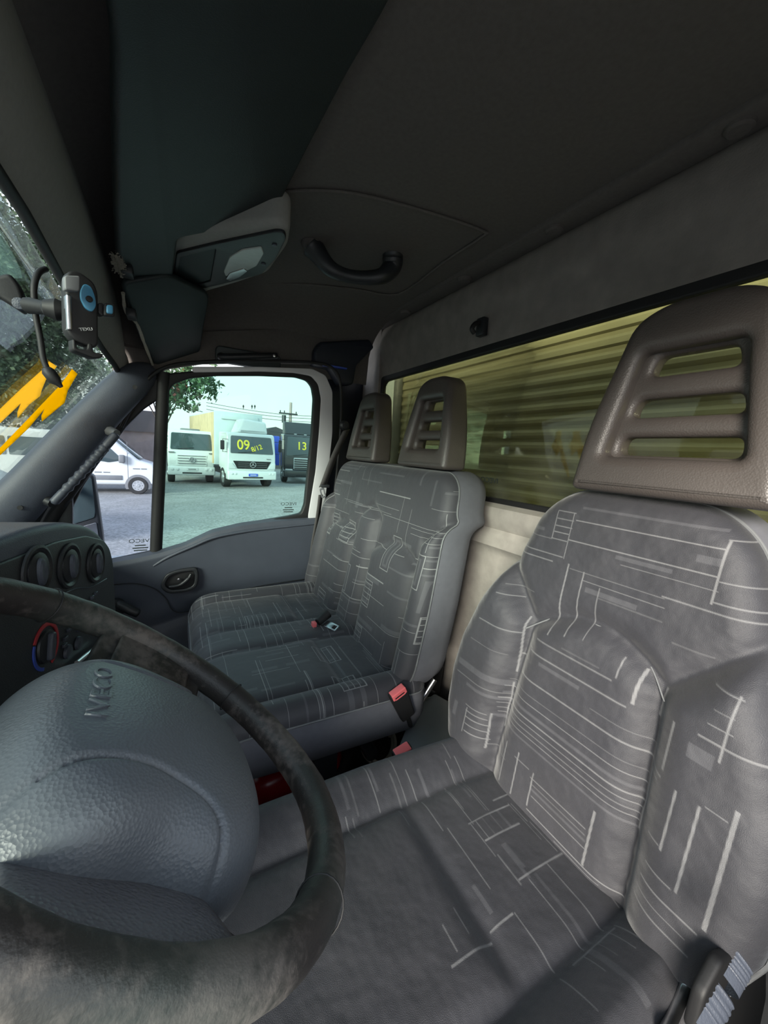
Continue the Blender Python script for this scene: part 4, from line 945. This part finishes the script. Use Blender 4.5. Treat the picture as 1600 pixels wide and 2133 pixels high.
tube('hinge_bar',[P(905,1415,1,.80),P(862,1482,1,.80)],.009,MT['metal'],bs,sides=8)
# ---- buckles
def buckle(lab,p0,ax,upd,grp='red and black belt buckles',tilt=0,s=1):
    r=empty('seat_belt_buckle',lab,'belt buckle',grp)
    B_=basis(p0,ax,upd)
    plate('buckle_body',roundpoly([(-.017*s,-.062*s),(-.021*s,.0),(-.021*s,.02*s),(.021*s,.02*s),(.021*s,0),(.017*s,-.062*s)],.006),MT['rub'],r,depth=.020,bev=.005,fr=lambda a,b,c_:B_(a,b,c_),res=3)
    plate('release_button',rrect(-.018*s,.018*s,.004*s,.019*s,.003),MT['red'],r,holes=[rrect(-.012*s,.012*s,.0055*s,.0095*s,.001)],depth=.021,bev=.002,fr=lambda a,b,c_:B_(a,b+.002,c_+.0015))
    tube('stalk',[B_(0,-.055*s,0),B_(0,-.10*s,-.01)],.006,MT['rub'],r)
    return r
bx=np.array(P(832,1450,1,.745)); buckle('red buckle hanging on the side of the bench seat',bx,np.array(P(845,1425,1,.745))-np.array(P(805,1455,1,.745)),np.array(P(815,1432,1,.745))-np.array(P(850,1490,1,.745)),s=1.15)
bx=np.array(P(838,1572,1,.625)); buckle('red buckle beside the driver cushion over the gap between the seats',bx,np.array(P(860,1550,1,.625))-np.array(P(815,1578,1,.625)),np.array(P(826,1560,1,.625))-np.array(P(852,1600,1,.64)),s=1.05)
lb=empty('lap_belt_buckle','small dark buckle with loose metal tongue lying on the bench cushion','belt buckle')
q0=np.array(P(662,1296,2,-.575));q1=np.array(P(683,1277,2,-.555))
tube('sleeve',[q0,(q0+q1)/2,q1],[.013,.015,.017],MT['rub'],lb,sides=12)
box('release_button',q0[0]-.02,q0[0]-.006,q0[1]-.010,q0[1]+.010,q0[2]-.012,q0[2]+.004,MT['red'],lb,bev=.002)
q2=np.array(P(690,1303,2,-.578)); TB=basis(q2,np.array(P(700,1310,2,-.578))-np.array(P(675,1298,2,-.578)),(0,1,.2))
plate('tongue',rrect(-.03,.03,-.012,.012,.004),MT['metal'],lb,holes=[rrect(.008,.024,-.007,.007,.002)],depth=.003,bev=.0008,fr=lambda a,b,c_:TB(a,b,c_))
# ---- things between the seats
tr=empty('floor_tray','grey metal lid on the black battery box between the seats','box')
tp=[P(*p,2,-.75) for p in ((905,1447),(945,1470),(950,1560),(905,1572),(830,1560),(862,1480))]
plate('lid',roundpoly([(p[0],p[1]) for p in tp],.01),MT['tray'],tr,depth=.012,bev=.003,fr=lambda a,b,c_:(a,b,-.75+c_))
mkx=[(p[0],p[1]) for p in tp]
plate('box_body',roundpoly(mkx,.01),MT['rub'],tr,depth=.28,bev=.004,fr=lambda a,b,c_:(a,b,-.90+c_))
cr_=empty('cardboard_label','cream printed label strip standing behind the bench buckle','label')
LB=basis(P(885,1463,1,.89),np.array(P(910,1458,1,.89))-np.array(P(860,1468,1,.89)),(0,0,1))
plate('label_card',rrect(-.045,.045,-.014,.016,.003),MT['paper'],cr_,depth=.004,bev=.001,fr=lambda a,b,c_:LB(a,b,c_))
plate('print_line',rrect(-.03,.03,-.003,.003,.001),MT['grey'],cr_,depth=.0008,bev=.0001,fr=lambda a,b,c_:LB(a,b,.0025+c_))
jk=empty('jack_stand_box','black plastic tool case behind the bench seat hinge','tool case')
plate('case',rrect(-.05,.06,-.05,.06,.015),MT['rub'],jk,depth=.05,bev=.008,fr=lambda a,b,c_:LB(a+.005,b+.055,c_-.034))
tube('case_handle',[LB(-.03,.03,0),LB(0,.045,.004),LB(.03,.03,0)],.005,MT['plastd'],jk)
fe=empty('fire_extinguisher','red fire extinguisher lying on the floor between the seats','fire extinguisher')
e0=np.array(P(700,1560,2,-.97));e1=np.array(P(545,1640,2,-.97)); ax=(e1-e0)/np.linalg.norm(e1-e0); EB=basis(e0,np.cross(ax,[0,0,1]),(0,0,1))
axf=lambda a,b,c_:EB(a,b,0)+ax*c_
lathe('cylinder',[(0,0),(.04,.004),(.055,.02),(.057,.03),(.057,.24),(.05,.27),(.022,.295),(.02,.31),(0,.31)],MT['redp'],fe,axf,24)
lathe('valve',[(.02,.31),(.02,.34),(.028,.345),(.028,.37),(0,.372)],MT['metal'],fe,axf,16)
tube('lever',[axf(0,.0,.37),axf(0,.03,.40),axf(0,.035,.33)],.006,MT['metal'],fe)
hs=empty('coiled_strap','pale coiled strap on the floor under the bench seat','strap')
hc=np.array(P(782,1545,2,-.93)); HBs=basis(hc,(1,0,0),(0,.5,.86))
tube('coil',[HBs(.055*math.cos(t_)*(1-t_*.012),.06*math.sin(t_)*(1-t_*.012),.004*t_) for t_ in np.linspace(0,14,90)],.006,MT['paper'],hs,sides=6)
rag=empty('floor_rag','crumpled grey cloth on the floor beside the steering wheel rim','cloth')
rq=np.array(P(565,1660,2,-.99))
grid('cloth',lambda u,v:(rq[0]+u+.01*math.sin(v*90),rq[1]+v,rq[2]+.02*math.sin(u*70+v*30)+.02*math.cos(v*80)),list(np.linspace(-.07,.07,30)),list(np.linspace(-.07,.07,30)),MT['side'],rag,thick=.003)
# gear lever knob area: floor console
o=box('gear_console',-.30,.10,.62,.86,-1.05,-.80,MT['plastd'],bev=.03,seg=4); tag(o,'low black floor console under the dashboard beside the driver cushion','console')
# ================================================================== OUTSIDE
# cargo box front wall behind the rear window
cw_=empty('cargo_box_wall','cream ribbed front wall, coloured as if sunlit yellow, of the cargo box behind the rear window','cargo box')
def rib(t,y):
    z=-1.2+t*2.6; ph_=(z/.052)%1; d=.011*(1 if ph_<.45 else (0 if ph_>.58 and ph_<.9 else .5)); return (1.34-d,y,z)
grid('ribbed_panel',rib,list(np.linspace(0,1,400)),[-.6,.5,1.5,2.3],MT['bwall'],cw_,uv=False)
tube('corner_post',[(1.31,2.28,-1.2),(1.31,2.28,1.4)],.03,MT['grey'],cw_)
# exterior mirror
em=empty('door_mirror','black exterior passenger mirror seen through the quarter glass','wing mirror')
ml=[P(*p,1,1.98) for p in ((150,985),(196,985),(203,1030),(216,1120),(216,1150),(150,1150))]
plate('mirror_shell',roundpoly([(p[0],p[2]) for p in ml],.02),MT['plastd'],em,depth=.05,bev=.012,fr=lambda a,b,c_:(a,1.99+c_,b))
mg=[P(*p,1,1.955) for p in ((152,995),(190,995),(198,1065),(196,1078),(152,1092))]
plate('mirror_glass',roundpoly([(p[0],p[2]) for p in mg],.008),MT['dglass'],em,depth=.004,bev=.001,fr=lambda a,b,c_:(a,1.962+c_,b))
mg=[P(*p,1,1.955) for p in ((152,1102),(200,1088),(208,1140),(152,1145))]
plate('lower_glass',roundpoly([(p[0],p[2]) for p in mg],.008),MT['metal'],em,depth=.004,bev=.001,fr=lambda a,b,c_:(a,1.962+c_,b))
tube('mirror_arm',[(-.36,1.98,-.20),(-.40,1.80,-.25),(-.40,1.72,-.27)],.015,MT['plastd'],em)
# ---- vehicles
GZ=-EYE
def wheel(parent,x,y,z,R,wd,axis='x',rimm='rim'):
    if axis=='x': fr=lambda a,b,c_:(x+c_,y+a,z+b)
    else: fr=lambda a,b,c_:(x+a,y+c_,z+b)
    s=-1
    w=lathe('wheel',[(R*.55,0),(R*.62,s*wd*.12),(R*.92,s*wd*.14),(R,s*wd*.02),(R,-s*wd*.8),(R*.9,-s*wd)],MT['tyre'],parent,fr,32)
    lathe('wheel_rim',[(0,s*.02),(R*.18,s*.03),(R*.20,-s*.01),(R*.42,-s*.04),(R*.50,-s*.0),(R*.60,s*.02)],MT[rimm],w,fr,28)
    b=bmesh.new()
    for k in range(8):
        a=2*PI*k/8; c_=fr(R*.33*math.cos(a),R*.33*math.sin(a),s*.0)
        m_=bmesh.ops.create_icosphere(b,subdivisions=1,radius=R*.055)
        for v in m_['verts']: v.co+=Vector(c_)
    bmobj('rim_holes',b,MT['rub'],w)
def truck(lab,loc,rz,wid,H,style,boxd=None):
    r=empty('truck',lab,'truck',None,None,(loc[0],loc[1],GZ),rz); w=wid/2; bz=.62 if style!='b' else .55
    body=MT['white'] if style!='b' else MT['blackp']
    # side profile extruded across
    prof=[(0.06,bz+.25),(0.0,bz+.55),(0.02,bz+1.05),(.22,H-.12),(.34,H),(1.7,H+.02),(1.75,H-.1),(1.75,bz+.35),(1.45,bz+.30),(1.35,bz+.05),(.35,bz+.05)]
    plate('cab',roundpoly(prof,.08),body,r,depth=wid,bev=.07,fr=lambda a,b,c_:(c_,a,b),res=3)
    def fx(y_,z): # front surface y at height z
        return np.interp(z,[bz+.25,bz+.55,bz+1.05,H-.12,H],[.06,0,.02,.22,.34])
    def face(nm,x0,x1,z0,z1,mat,rr=.03,dd=.03,par=r,off=.0,pts=None):
        pl=pts or rrect(x0,x1,z0,z1,rr)
        return plate(nm,pl,mat,par,depth=dd,bev=.006,fr=lambda a,b,c_:(a,fx(0,b)-.005-off-c_,b))
    wz0=bz+1.10; wz1=H-.16
    wd=face('windshield',0,0,0,0,MT['dglass'],pts=roundpoly([(-w*.90,wz0),(-w*.84,wz1),(w*.84,wz1),(w*.90,wz0)],.08))
    tube('wiper',[(-.6*w,fx(0,wz0)-.05,wz0+.03),(.1*w,fx(0,wz0+.1)-.05,wz0+.12)],.012,MT['rub'],r,sides=5)
    # bumper
    box('bumper',-w*1.02,w*1.02,-.10,.35,bz-.18,bz+.26,MT['white'] if style!='b' else MT['blackp'],r,bev=.06,seg=3)
    box('air_intake',-w*.42,w*.42,-.115,-.09,bz-.10,bz-.03,MT['rub'],r,bev=.01)
    for s in (-1,1):
        wheel(r,s*(w-.06),.95,.50,.50,.28*(-s)*-1 if s<0 else .28,'x') if False else None
    b_=.50
    for s in (-1,1):
        R=.50
        fr=lambda a,b,c_,s=s:(s*(w-.02)-s*c_,1.0+a,R+b)
        wh=lathe('wheel',[(R*.55,.02),(R*.62,-.02),(R*.93,-.03),(R,.04),(R,.26),(R*.9,.30),(0,.30)],MT['tyre'],r,fr,30)
        lathe('wheel_rim',[(0,-.06),(R*.2,-.05),(R*.25,.02),(R*.45,.05),(R*.6,0)],MT['rim'],wh,fr,24)
    box('chassis',-.45,.45,.8,3.4 if style=='vw' else 6.0,.45,.75,MT['darkm'],r)
    for s in (-1,1):
        m_=tube('mirror_arm',[(s*w*.98,.15,H-.35),(s*(w+.22),.05,H-.35),(s*(w+.22),.05,H-.95),(s*w*.98,.12,H-.95)],.015,MT['rub'],r,sides=6)
        box('mirror',s*(w+.24)-.09,s*(w+.24)+.09,.0,.08,H-.85,H-.42,MT['rub'],m_,bev=.03)
    if style=='mb':
        gp=[(-w*.80,bz+.74),(w*.80,bz+.74),(w*.62,bz+.36),(-w*.62,bz+.36)]
        gr=face('grille',0,0,0,0,MT['rub'],pts=roundpoly(gp,.03),dd=.03)
        for z in (.45,.54,.63): box('grille_slat',-w*.6,w*.6,-.05,-.03,bz+z,bz+z+.015,MT['grey'],gr)
        EB_=lambda a,b,c_:(a,-.07-c_,bz+.57+b)
        st_=plate('star_emblem',circ(0,0,.15,28),MT['metal'],gr,holes=[circ(0,0,.128,28)],depth=.02,bev=.004,fr=EB_)
        sp_=[]
        for k in range(6):
            a=math.radians(90+60*k); rr_=.135 if k%2==0 else .022; sp_.append((rr_*math.cos(a),rr_*math.sin(a)))
        plate('star_points',sp_,MT['metal'],st_,depth=.02,bev=.003,fr=EB_)
        for s in (-1,1):
            pl=[(s*w*.98,bz+.66),(s*w*.84,bz+.64),(s*w*.66,bz+.36),(s*w*.98,bz+.36)]
            face('headlight',0,0,0,0,MT['lamp'],pts=roundpoly(pl,.04),dd=.06)
            for dx in (.72,.86): lathe('fog_lamp',[(.05,0),(.05,.02),(0,.03)],MT['lamp'],r,lambda a,b,c_,s=s,dx=dx:(s*w*dx+a,-.10-c_,bz+.12+b),12)
        box('plate',-.22,.22,-.13,-.10,bz+.0,bz+.13,MT['blue'],r); box('plate_marks',-.15,.15,-.136,-.13,bz+.05,bz+.085,MT['white'],r)
        box('model_badge',w*.60,w*.78,-.03,.0,bz+.85,bz+.88,MT['grey'],r)
    if style=='vw':
        gr=face('grille',-w*.66,w*.66,bz+.30,bz+.86,MT['white'],.04,.04)
        for k in range(4): box('grille_slot',-w*.60,w*.60,-.04,-.02,bz+.40+.13*k,bz+.43+.13*k,MT['grey'],gr)
        EB_=lambda a,b,c_:(a,-.06-c_,bz+.60+b)
        em_=plate('round_emblem',circ(0,0,.14,28),MT['grey'],gr,depth=.015,bev=.003,fr=lambda a,b,c_:(a,-.045-c_,bz+.60+b))
        plate('emblem_ring',circ(0,0,.14,28),MT['metal'],em_,holes=[circ(0,0,.118,28)],depth=.02,bev=.003,fr=EB_)
        b=bmesh.new(); bm_pts=[[(-.055,.105),(0,.015),(.055,.105)],[(-.105,.05),(-.055,-.085),(0,.0),(.055,-.085),(.105,.05)]]
        for pl in bm_pts:
            for p0,p1 in zip(pl[:-1],pl[1:]):
                d=np.array(p1)-np.array(p0); nrm=np.array([-d[1],d[0]])/np.linalg.norm(d)*.011
                vs=[b.verts.new(EB_(*(np.array(p)+s*nrm),c_)) for c_ in (-.01,.012) for p,s in ((p0,1),(p0,-1),(p1,-1),(p1,1))]
                for f_ in ((0,1,2,3),(4,5,6,7),(0,1,5,4),(1,2,6,5),(2,3,7,6),(3,0,4,7)): b.faces.new([vs[i_] for i_ in f_])
        bmobj('emblem_strokes',b,MT['metal'],em_,smooth=False)
        for s in (-1,1):
            for dx in (.62,.84): lathe('fog_lamp',[(.07,0),(.07,.02),(.05,.03),(0,.03)],MT['lamp'],r,lambda a,b,c_,s=s,dx=dx:(s*w*dx+a,-.10-c_,bz+.12+b),14)
            box('indicator',s*w*.86-.12,s*w*.86+.12,-.04,.01,bz+.93,bz+.99,MT['grey'],r)
        box('plate',-.25,.25,-.13,-.10,bz+.06,bz+.20,MT['lamp'],r)
        box('plate_marks',-.18,.18,-.136,-.13,bz+.11,bz+.15,MT['grey'],r)
        box('roof_hatch',-.45,.45,.7,1.3,H,H+.09,MT['grey'],r,bev=.03)
    if style=='b':
        gr=face('grille',-w*.55,w*.55,bz+.30,bz+1.0,MT['white'],.05,.05)
        for k in range(5): box('grille_slot',-w*.52,w*.52,-.05,-.03,bz+.34+.13*k,bz+.40+.13*k,MT['rub'],gr)
        for s in (-1,1): face('headlight',s*w*.6 if s>0 else -w*.95,w*.95 if s>0 else -w*.6,bz+.14,bz+.32,MT['lamp'],.04,.06,off=.10)
        plate('wind_deflector',roundpoly([(.35,H),(.9,H+.75),(1.7,H+.80),(1.7,H)],.1),MT['darkm'],r,depth=wid*.92,bev=.06,fr=lambda a,b,c_:(c_,a,b))
        for s in (-.6,0,.6): box('visor_lamp',s-.08,s+.08,.10,.16,H-.02,H+.03,MT['metal'],r,bev=.01)
    return r,fx,w,bz
# orientation: local -y is the truck's front, facing the cab
vw,_,_,_=truck('white cab truck with grille bars and round emblem, leftmost of the three trucks',(.80,22.2),math.radians(2),2.15,2.72,'vw')
vb2,fxm,wm,bzm=truck('white truck with large cargo box and yellow 09 on its windshield',(3.42,20.0),math.radians(8),2.35,2.72,'mb')
# cargo box of truck 09
bxo=box('cargo_body',-1.32,1.15,2.0,8.6,1.05,3.78,MT['boxw'],vb2,bev=.03)
b=bmesh.new()
for k in range(14): addbox(b,-1.335,-1.32,2.1+k*.46,2.1+k*.46+.42,1.10,3.72,.01)
bmobj('side_boards',b,MT['boxt'],vb2)
plate('roof_deflector',[(x,z) for x,z in roundpoly([(-.60,2.72),(-.25,3.45),(.95,3.35),(1.0,2.72)],.12)],MT['white'],vb2,depth=1.2,bev=.15,fr=lambda a,b,c_:(a,1.25-c_+.25*(b-2.7),b),res=4)
box('front_rail',-1.0,.9,1.93,1.99,3.40,3.62,MT['boxw'],vb2,bev=.02)
def ws_text(r,s,x,z,size,H=2.70,bz=.62,rot=0):
    ca,sa=math.cos(rot),math.sin(rot)
    def fr(a,b,c_):
        a,b=a*ca-b*sa,a*sa+b*ca
        zz=z+b; return (x+a,np.interp(zz,[bz+1.05,H-.12],[.02,.22])-.03-c_,zz)
    text('windshield_number',s,size,MT['yel'],r,fr,ext=.004,sx=.95)
ws_text(vb2,'09',-.42,2.12,.66,H=2.72); ws_text(vb2,'8/12',.22,2.0,.34,H=2.72,rot=.35)
sc3,_,_,_=truck('black truck with chrome barred grille and yellow 13, rightmost of the three trucks',(7.05,23.2),math.radians(-6),2.5,2.95,'b')
ws_text(sc3,'13',-.20,2.25,.66,H=2.95,bz=.55)
bt=box('blue_tarpaulin_load',6.15,6.75,28.5,33,GZ+.8,GZ+2.9,MT['blue'],bev=.05); tag(bt,'blue truck body glimpsed between the white and the black trucks','truck body')
# ---- minibus side view (nose to the right)
def vehicle_side(name,lab,cat,loc,rz,L,H,prof,wins,Wd_,wheels,mat='white'):
    r=empty(name,lab,cat,None,None,(loc[0],loc[1],GZ),rz)
    plate('body',roundpoly(prof,.12,5),MT[mat],r,depth=Wd_,bev=.12,fr=lambda a,b,c_:(a,Wd_/2-c_,b),res=4)
    for w in wins: 
        plate('window',roundpoly(w,.05),MT['dglass'],r,depth=.02,bev=.004,fr=lambda a,b,c_:(a,-.005+c_,b))
    for (x,R) in wheels:
        fr=lambda a,b,c_,x=x,R=R:(x+a,-.02+c_,R+b)
        plate('wheel_arch',circ(x,R,R*1.25,30),MT['grey'],r,depth=.02,bev=.003,fr=lambda a,b,c_:(a,-.004+c_,max(b,.2)))
        wh=lathe('wheel',[(R*.58,.0),(R*.64,-.03),(R*.92,-.03),(R,.02),(R,.2)],MT['tyre'],r,fr,32)
        lathe('wheel_rim',[(0,-.03),(R*.16,-.03),(R*.2,-.01),(R*.34,.02),(R*.48,0),(R*.6,-.01)],MT['rim'],wh,fr,28)
        b=bmesh.new()
        for k in range(8):
            a=2*PI*k/8; m_=bmesh.ops.create_icosphere(b,subdivisions=1,radius=R*.06)
            for v in m_['verts']: v.co=v.co+Vector(fr(R*.42*math.cos(a),R*.42*math.sin(a),-.0))
        bmobj('rim_holes',b,MT['rub'],wh)
    return r
mbus=vehicle_side('minibus','white minibus parked side on behind the front pillar','van',(-5.75,17.6),math.radians(0),5.2,2.3,
 [(-.6,.35),(-.62,2.1),(-.45,2.27),(3.2,2.27),(3.75,2.1),(4.55,1.32),(5.05,1.15),(5.22,.75),(5.2,.35)],
 [[(-.45,1.35),(-.42,1.98),(.75,1.98),(.78,1.35)],[(.85,1.35),(.83,1.98),(2.05,1.98),(2.1,1.35)],[(2.2,1.38),(2.2,1.98),(3.0,1.96),(3.02,1.38)],[(3.12,1.36),(3.12,1.94),(3.5,1.90),(4.05,1.30),(3.6,1.20),(3.3,1.25)]],1.9,[(.3,.34),(4.50,.34)])
for x0,x1 in ((.9,2.9),(3.05,4.0)): box('rub_strip',x0,x1,-.03,.0,.55,.72,MT['grey'],mbus,bev=.01)
box('door_mirror',3.92,4.12,-.22,-.02,1.20,1.50,MT['grey'],mbus,bev=.05,seg=3)
for x in (2.15,3.05,4.18): box('door_gap',x,x+.012,-.008,.0,.5,2.0,MT['grey'],mbus)
for x0,x1,z in ((4.35,4.58,.97),(4.62,4.80,.97),(3.15,3.36,.81),(3.42,3.62,.81)): box('side_badge',x0,x1,-.012,0,z,z+.035,MT['grey'],mbus)
box('door_handle',2.85,3.0,-.04,0,1.05,1.13,MT['rub'],mbus,bev=.01)
box('window_sticker',.15,.38,-.03,-.01,1.62,1.86,MT['white'],mbus)
plate('windshield',roundpoly([(3.72,2.06),(4.52,1.36),(4.62,1.36),(3.80,2.12)],.02),MT['dglass'],mbus,depth=1.7,bev=.02,fr=lambda a,b,c_:(a+.012,.95-c_,b+.012))
# white car
car=vehicle_side('car','white car with dark windows partly hidden by the front pillar','car',(-5.75,9.6),math.radians(-8),4.2,1.5,
 [(-.2,.30),(-.25,.95),(.2,1.05),(.9,1.45),(2.1,1.48),(2.95,1.02),(3.8,.88),(4.0,.65),(4.0,.28)],
 [[(.55,1.02),(1.0,1.38),(1.5,1.40),(1.5,1.02)],[(1.58,1.02),(1.58,1.40),(2.05,1.40),(2.65,1.02)]],1.7,[(.65,.31),(3.2,.31)])
box('front_plate',3.98,4.03,.55,1.05,.40,.56,MT['lamp'],car); box('grille',3.95,4.02,.35,1.3,.58,.74,MT['rub'],car,bev=.01)
box('headlight',3.55,3.9,-.03,.2,.68,.84,MT['lamp'],car,bev=.04,seg=3); box('side_mirror',2.5,2.72,-.2,0,.98,1.12,MT['blue'],car,bev=.04,seg=3)
# ---- walls and buildings far behind
bd=empty('roadside_building','brown walled building with dark roof behind the minibus nose','building')
box('wall',-3.6,-.5,31,34,GZ,GZ+2.6,MT['conc'],bd); box('roof',-3.7,-.4,30.8,34,GZ+2.6,GZ+4.0,MT['dcon'],bd)
fw=box('perimeter_wall',-40,45,38,38.4,GZ,GZ+2.0,MT['dcon']); tag(fw,'long dark wall along the far side of the yard','wall')
for i,(x,y,sx_,h) in enumerate(((9,40,6,3.0),(20,42,9,3.6),(33,41,8,3.2))):
    o=empty('distant_house',['low pale house far behind the black truck','wide low house right of the utility pole','distant low house farthest right'][i],'building')
    box('wall',x-sx_/2,x+sx_/2,y,y+4,GZ,GZ+h,MT['conc'],o); plate('roof',[(x-sx_/2-.3,GZ+h),(x,GZ+h+1.1),(x+sx_/2+.3,GZ+h)],MT['dcon'],o,depth=4.6,bev=.02,fr=lambda a,b,c_:(a,y+2+c_,b))
# utility pole + wires
up=empty('utility_pole','concrete utility pole with crossarm rising behind the black truck','utility pole')
pb0=P(606,838,1,30.); 
tube('pole',[(pb0[0]-.05,30,GZ),(pb0[0],30,pb0[2])],[.17,.10],MT['conc'],up,sides=12)
pcz=P(606,862,1,30.)[2]
box('crossarm',pb0[0]-.9,pb0[0]+.5,29.85,29.95,pcz-.05,pcz+.05,MT['darkm'],up)
for dx in (-.8,-.5,.4): tube('insulator',[(pb0[0]+dx,29.9,pcz+.05),(pb0[0]+dx,29.9,pcz+.2)],.04,MT['darkm'],up,sides=6)
tube('transformer',[(pb0[0]-.55,29.8,pcz-.7),(pb0[0]-.55,29.8,pcz-.15)],.16,MT['darkm'],up,sides=10)
for i,(dz,l0,l1) in enumerate(((0,(430,845),(700,873)),(-.15,(430,852),(700,880)),(.18,(430,838),(700,868)),(-1.9,(560,897),(700,898)))):
    a=np.array(P(*l0,1,31.));b=np.array(P(*l1,1,29.)); 
    o=tube('power_line',[a*(1-t)+b*t+np.array([0,0,-.25*math.sin(PI*t)]) for t in np.linspace(0,1,16)],.018,MT['darkm'],None,sides=5)
    tag(o,['middle power line crossing the sky behind the cargo truck','power line just under the crossarm','topmost power line on the utility pole','low separate cable between the cargo truck and the black truck'][i],'power line','power lines on the utility pole')
for i,px in enumerate((507,525,531)):
    q=P(px,846,1,30.5); o=empty('bird',['leftmost small dark bird on the power line','middle small dark bird on the power line','rightmost small dark bird on the power line'][i],'bird','birds on the power line')
    lathe('body',[(0,-.12),(.05,-.06),(.06,.02),(.03,.09),(0,.12)],MT['rub'],o,lambda a,b,c_,q=q:(q[0]+a,q[1]+b,q[2]+c_),10)
    box('tail',q[0]-.02,q[0]+.02,q[1],q[1]+.03,q[2]-.2,q[2]-.08,MT['rub'],o)
# ---- trees
def tree(lab,base,hgt,blobs,nleaf,ls,mat,trunk_r=.25,extra=None):
    r=empty('broadleaf_tree',lab,'tree')
    b0=np.array(base,float)
    V,Fs=tubeVF([b0,b0+[.1,0,hgt*.4],b0+[.0,.1,hgt*.75]],[trunk_r,trunk_r*.8,trunk_r*.4],10); 
    for bl in blobs:
        a=b0+[0.05,0,hgt*.4]; c_=np.array(bl[:3]); k=len(V); v2,f2=tubeVF(smoothpath([a,(a+c_)/2+[0,0,.4],c_],4),[trunk_r*.4*(1-i/12) for i in range(9)],6)
        V+=v2; Fs+=[tuple(i+k for i in f_) for f_ in f2]
    mk('trunk',V,Fs,MT['bark'],r)
    tot=sum(bl[3]**2 for bl in blobs); VV=[];FF=[]
    for bl in blobs:
        c_=np.array(bl[:3]); rad=np.array(bl[4]) if len(bl)>4 else np.array([bl[3]]*3)
        # clumps
        ncl=max(6,int(16*bl[3])); cl=np.random.randn(ncl,3); cl/=np.linalg.norm(cl,axis=1)[:,None]; cl=cl*np.random.rand(ncl,1)**.4*rad+c_
        m_=int(nleaf*bl[3]**2/tot)
        cs=cl[np.random.randint(0,ncl,m_)]+np.random.randn(m_,3)*bl[3]*.16
        for p in cs:
            u=np.random.randn(3);u/=np.linalg.norm(u);v=np.cross(u,np.random.randn(3));v/=np.linalg.norm(v); s=ls*(.6+.8*random.random())
            k=len(VV); VV+=[p-u*s,p+v*s*.45,p+u*s,p-v*s*.45]; FF.append((k,k+1,k+2,k+3))
    me=bpy.data.meshes.new('foliage'); me.from_pydata([tuple(v) for v in VV],[],FF); me.materials.append(mat)
    link(bpy.data.objects.new('foliage',me),r)
    return r
tree('large green tree behind the minibus seen through the windshield',(-11,26,GZ),6,[(-13,25,2.5,3.4),(-9.5,26,3.2,3.6),(-6.8,26,2.6,2.8),(-10,25,6.5,3.8),(-15,25,6,3.5),(-7,26.5,5.6,2.6),(-12,26,10,4.2),(-6,27,9,3.2),(-16,26,10,4.5),(-5.2,26,1.2,1.6),(-8.5,25.5,0.9,2.2),(-4.6,27,4.0,1.8),(-5.5,27,6.5,2.0),(-17,25,3,3.5)],130000,.12,MT['leafA'],.35)
tree('dark bushy tree farther left behind the minibus',(-20,30,GZ),6,[(-19,30,1.8,4.0),(-12,31,1.2,3.5),(-24,30,5,5),(-16,31,8,5),(-10,32,9,4),(-7,35,2,1.5)],26000,.15,MT['leafA'],.4)
t2=tree('green tree whose branches hang into the top left of the door window',(-.42,17.2,GZ),6,[(-.6,16.8,2.4,1.15),(.35,16.8,2.25,.85),(1.0,16.8,2.45,.75),(.3,16.9,1.55,.65),(-.2,16.8,1.35,.6),(-1.4,17,3.6,1.2),(.2,17,3.4,1.2),(-1.25,16.9,1.55,.45)],4600,.10,MT['leafB'],.07)
V=[];Fs=[]
for i in range(90):
    p=np.array([.25,16.6,2.25])+np.random.randn(3)*[.16,.1,.32]; u=np.random.randn(3)*.035; v=np.random.randn(3)*.022; k=len(V); V+=[p-u,p+v,p+u,p-v]; Fs.append((k,k+1,k+2,k+3))
mk('red_leaves',V,Fs,MT['leafr'],t2,smooth=False)
lf=[]
# ================================================================== lift everything, put each thing's empty at its own base
bpy.context.view_layer.update()
def allmesh(o):
    out=[]
    for c_ in o.children:
        if c_.type=='MESH': out.append(c_)
        out+=allmesh(c_)
    return out
for o in list(COL.objects):
    if o.parent is None and o.type=='EMPTY' and tuple(o.location)==(0,0,0):
        ms=allmesh(o)
        if not ms: continue
        P_=np.array([v.co for m in ms for v in m.data.vertices])
        base=Vector(((P_[:,0].min()+P_[:,0].max())/2,(P_[:,1].min()+P_[:,1].max())/2,P_[:,2].min()))
        o.location=base
        for c_ in o.children: c_.location=c_.location-base
for o in list(COL.objects):
    if o.parent is None: o.location=o.location+Vector((0,0,EYE))
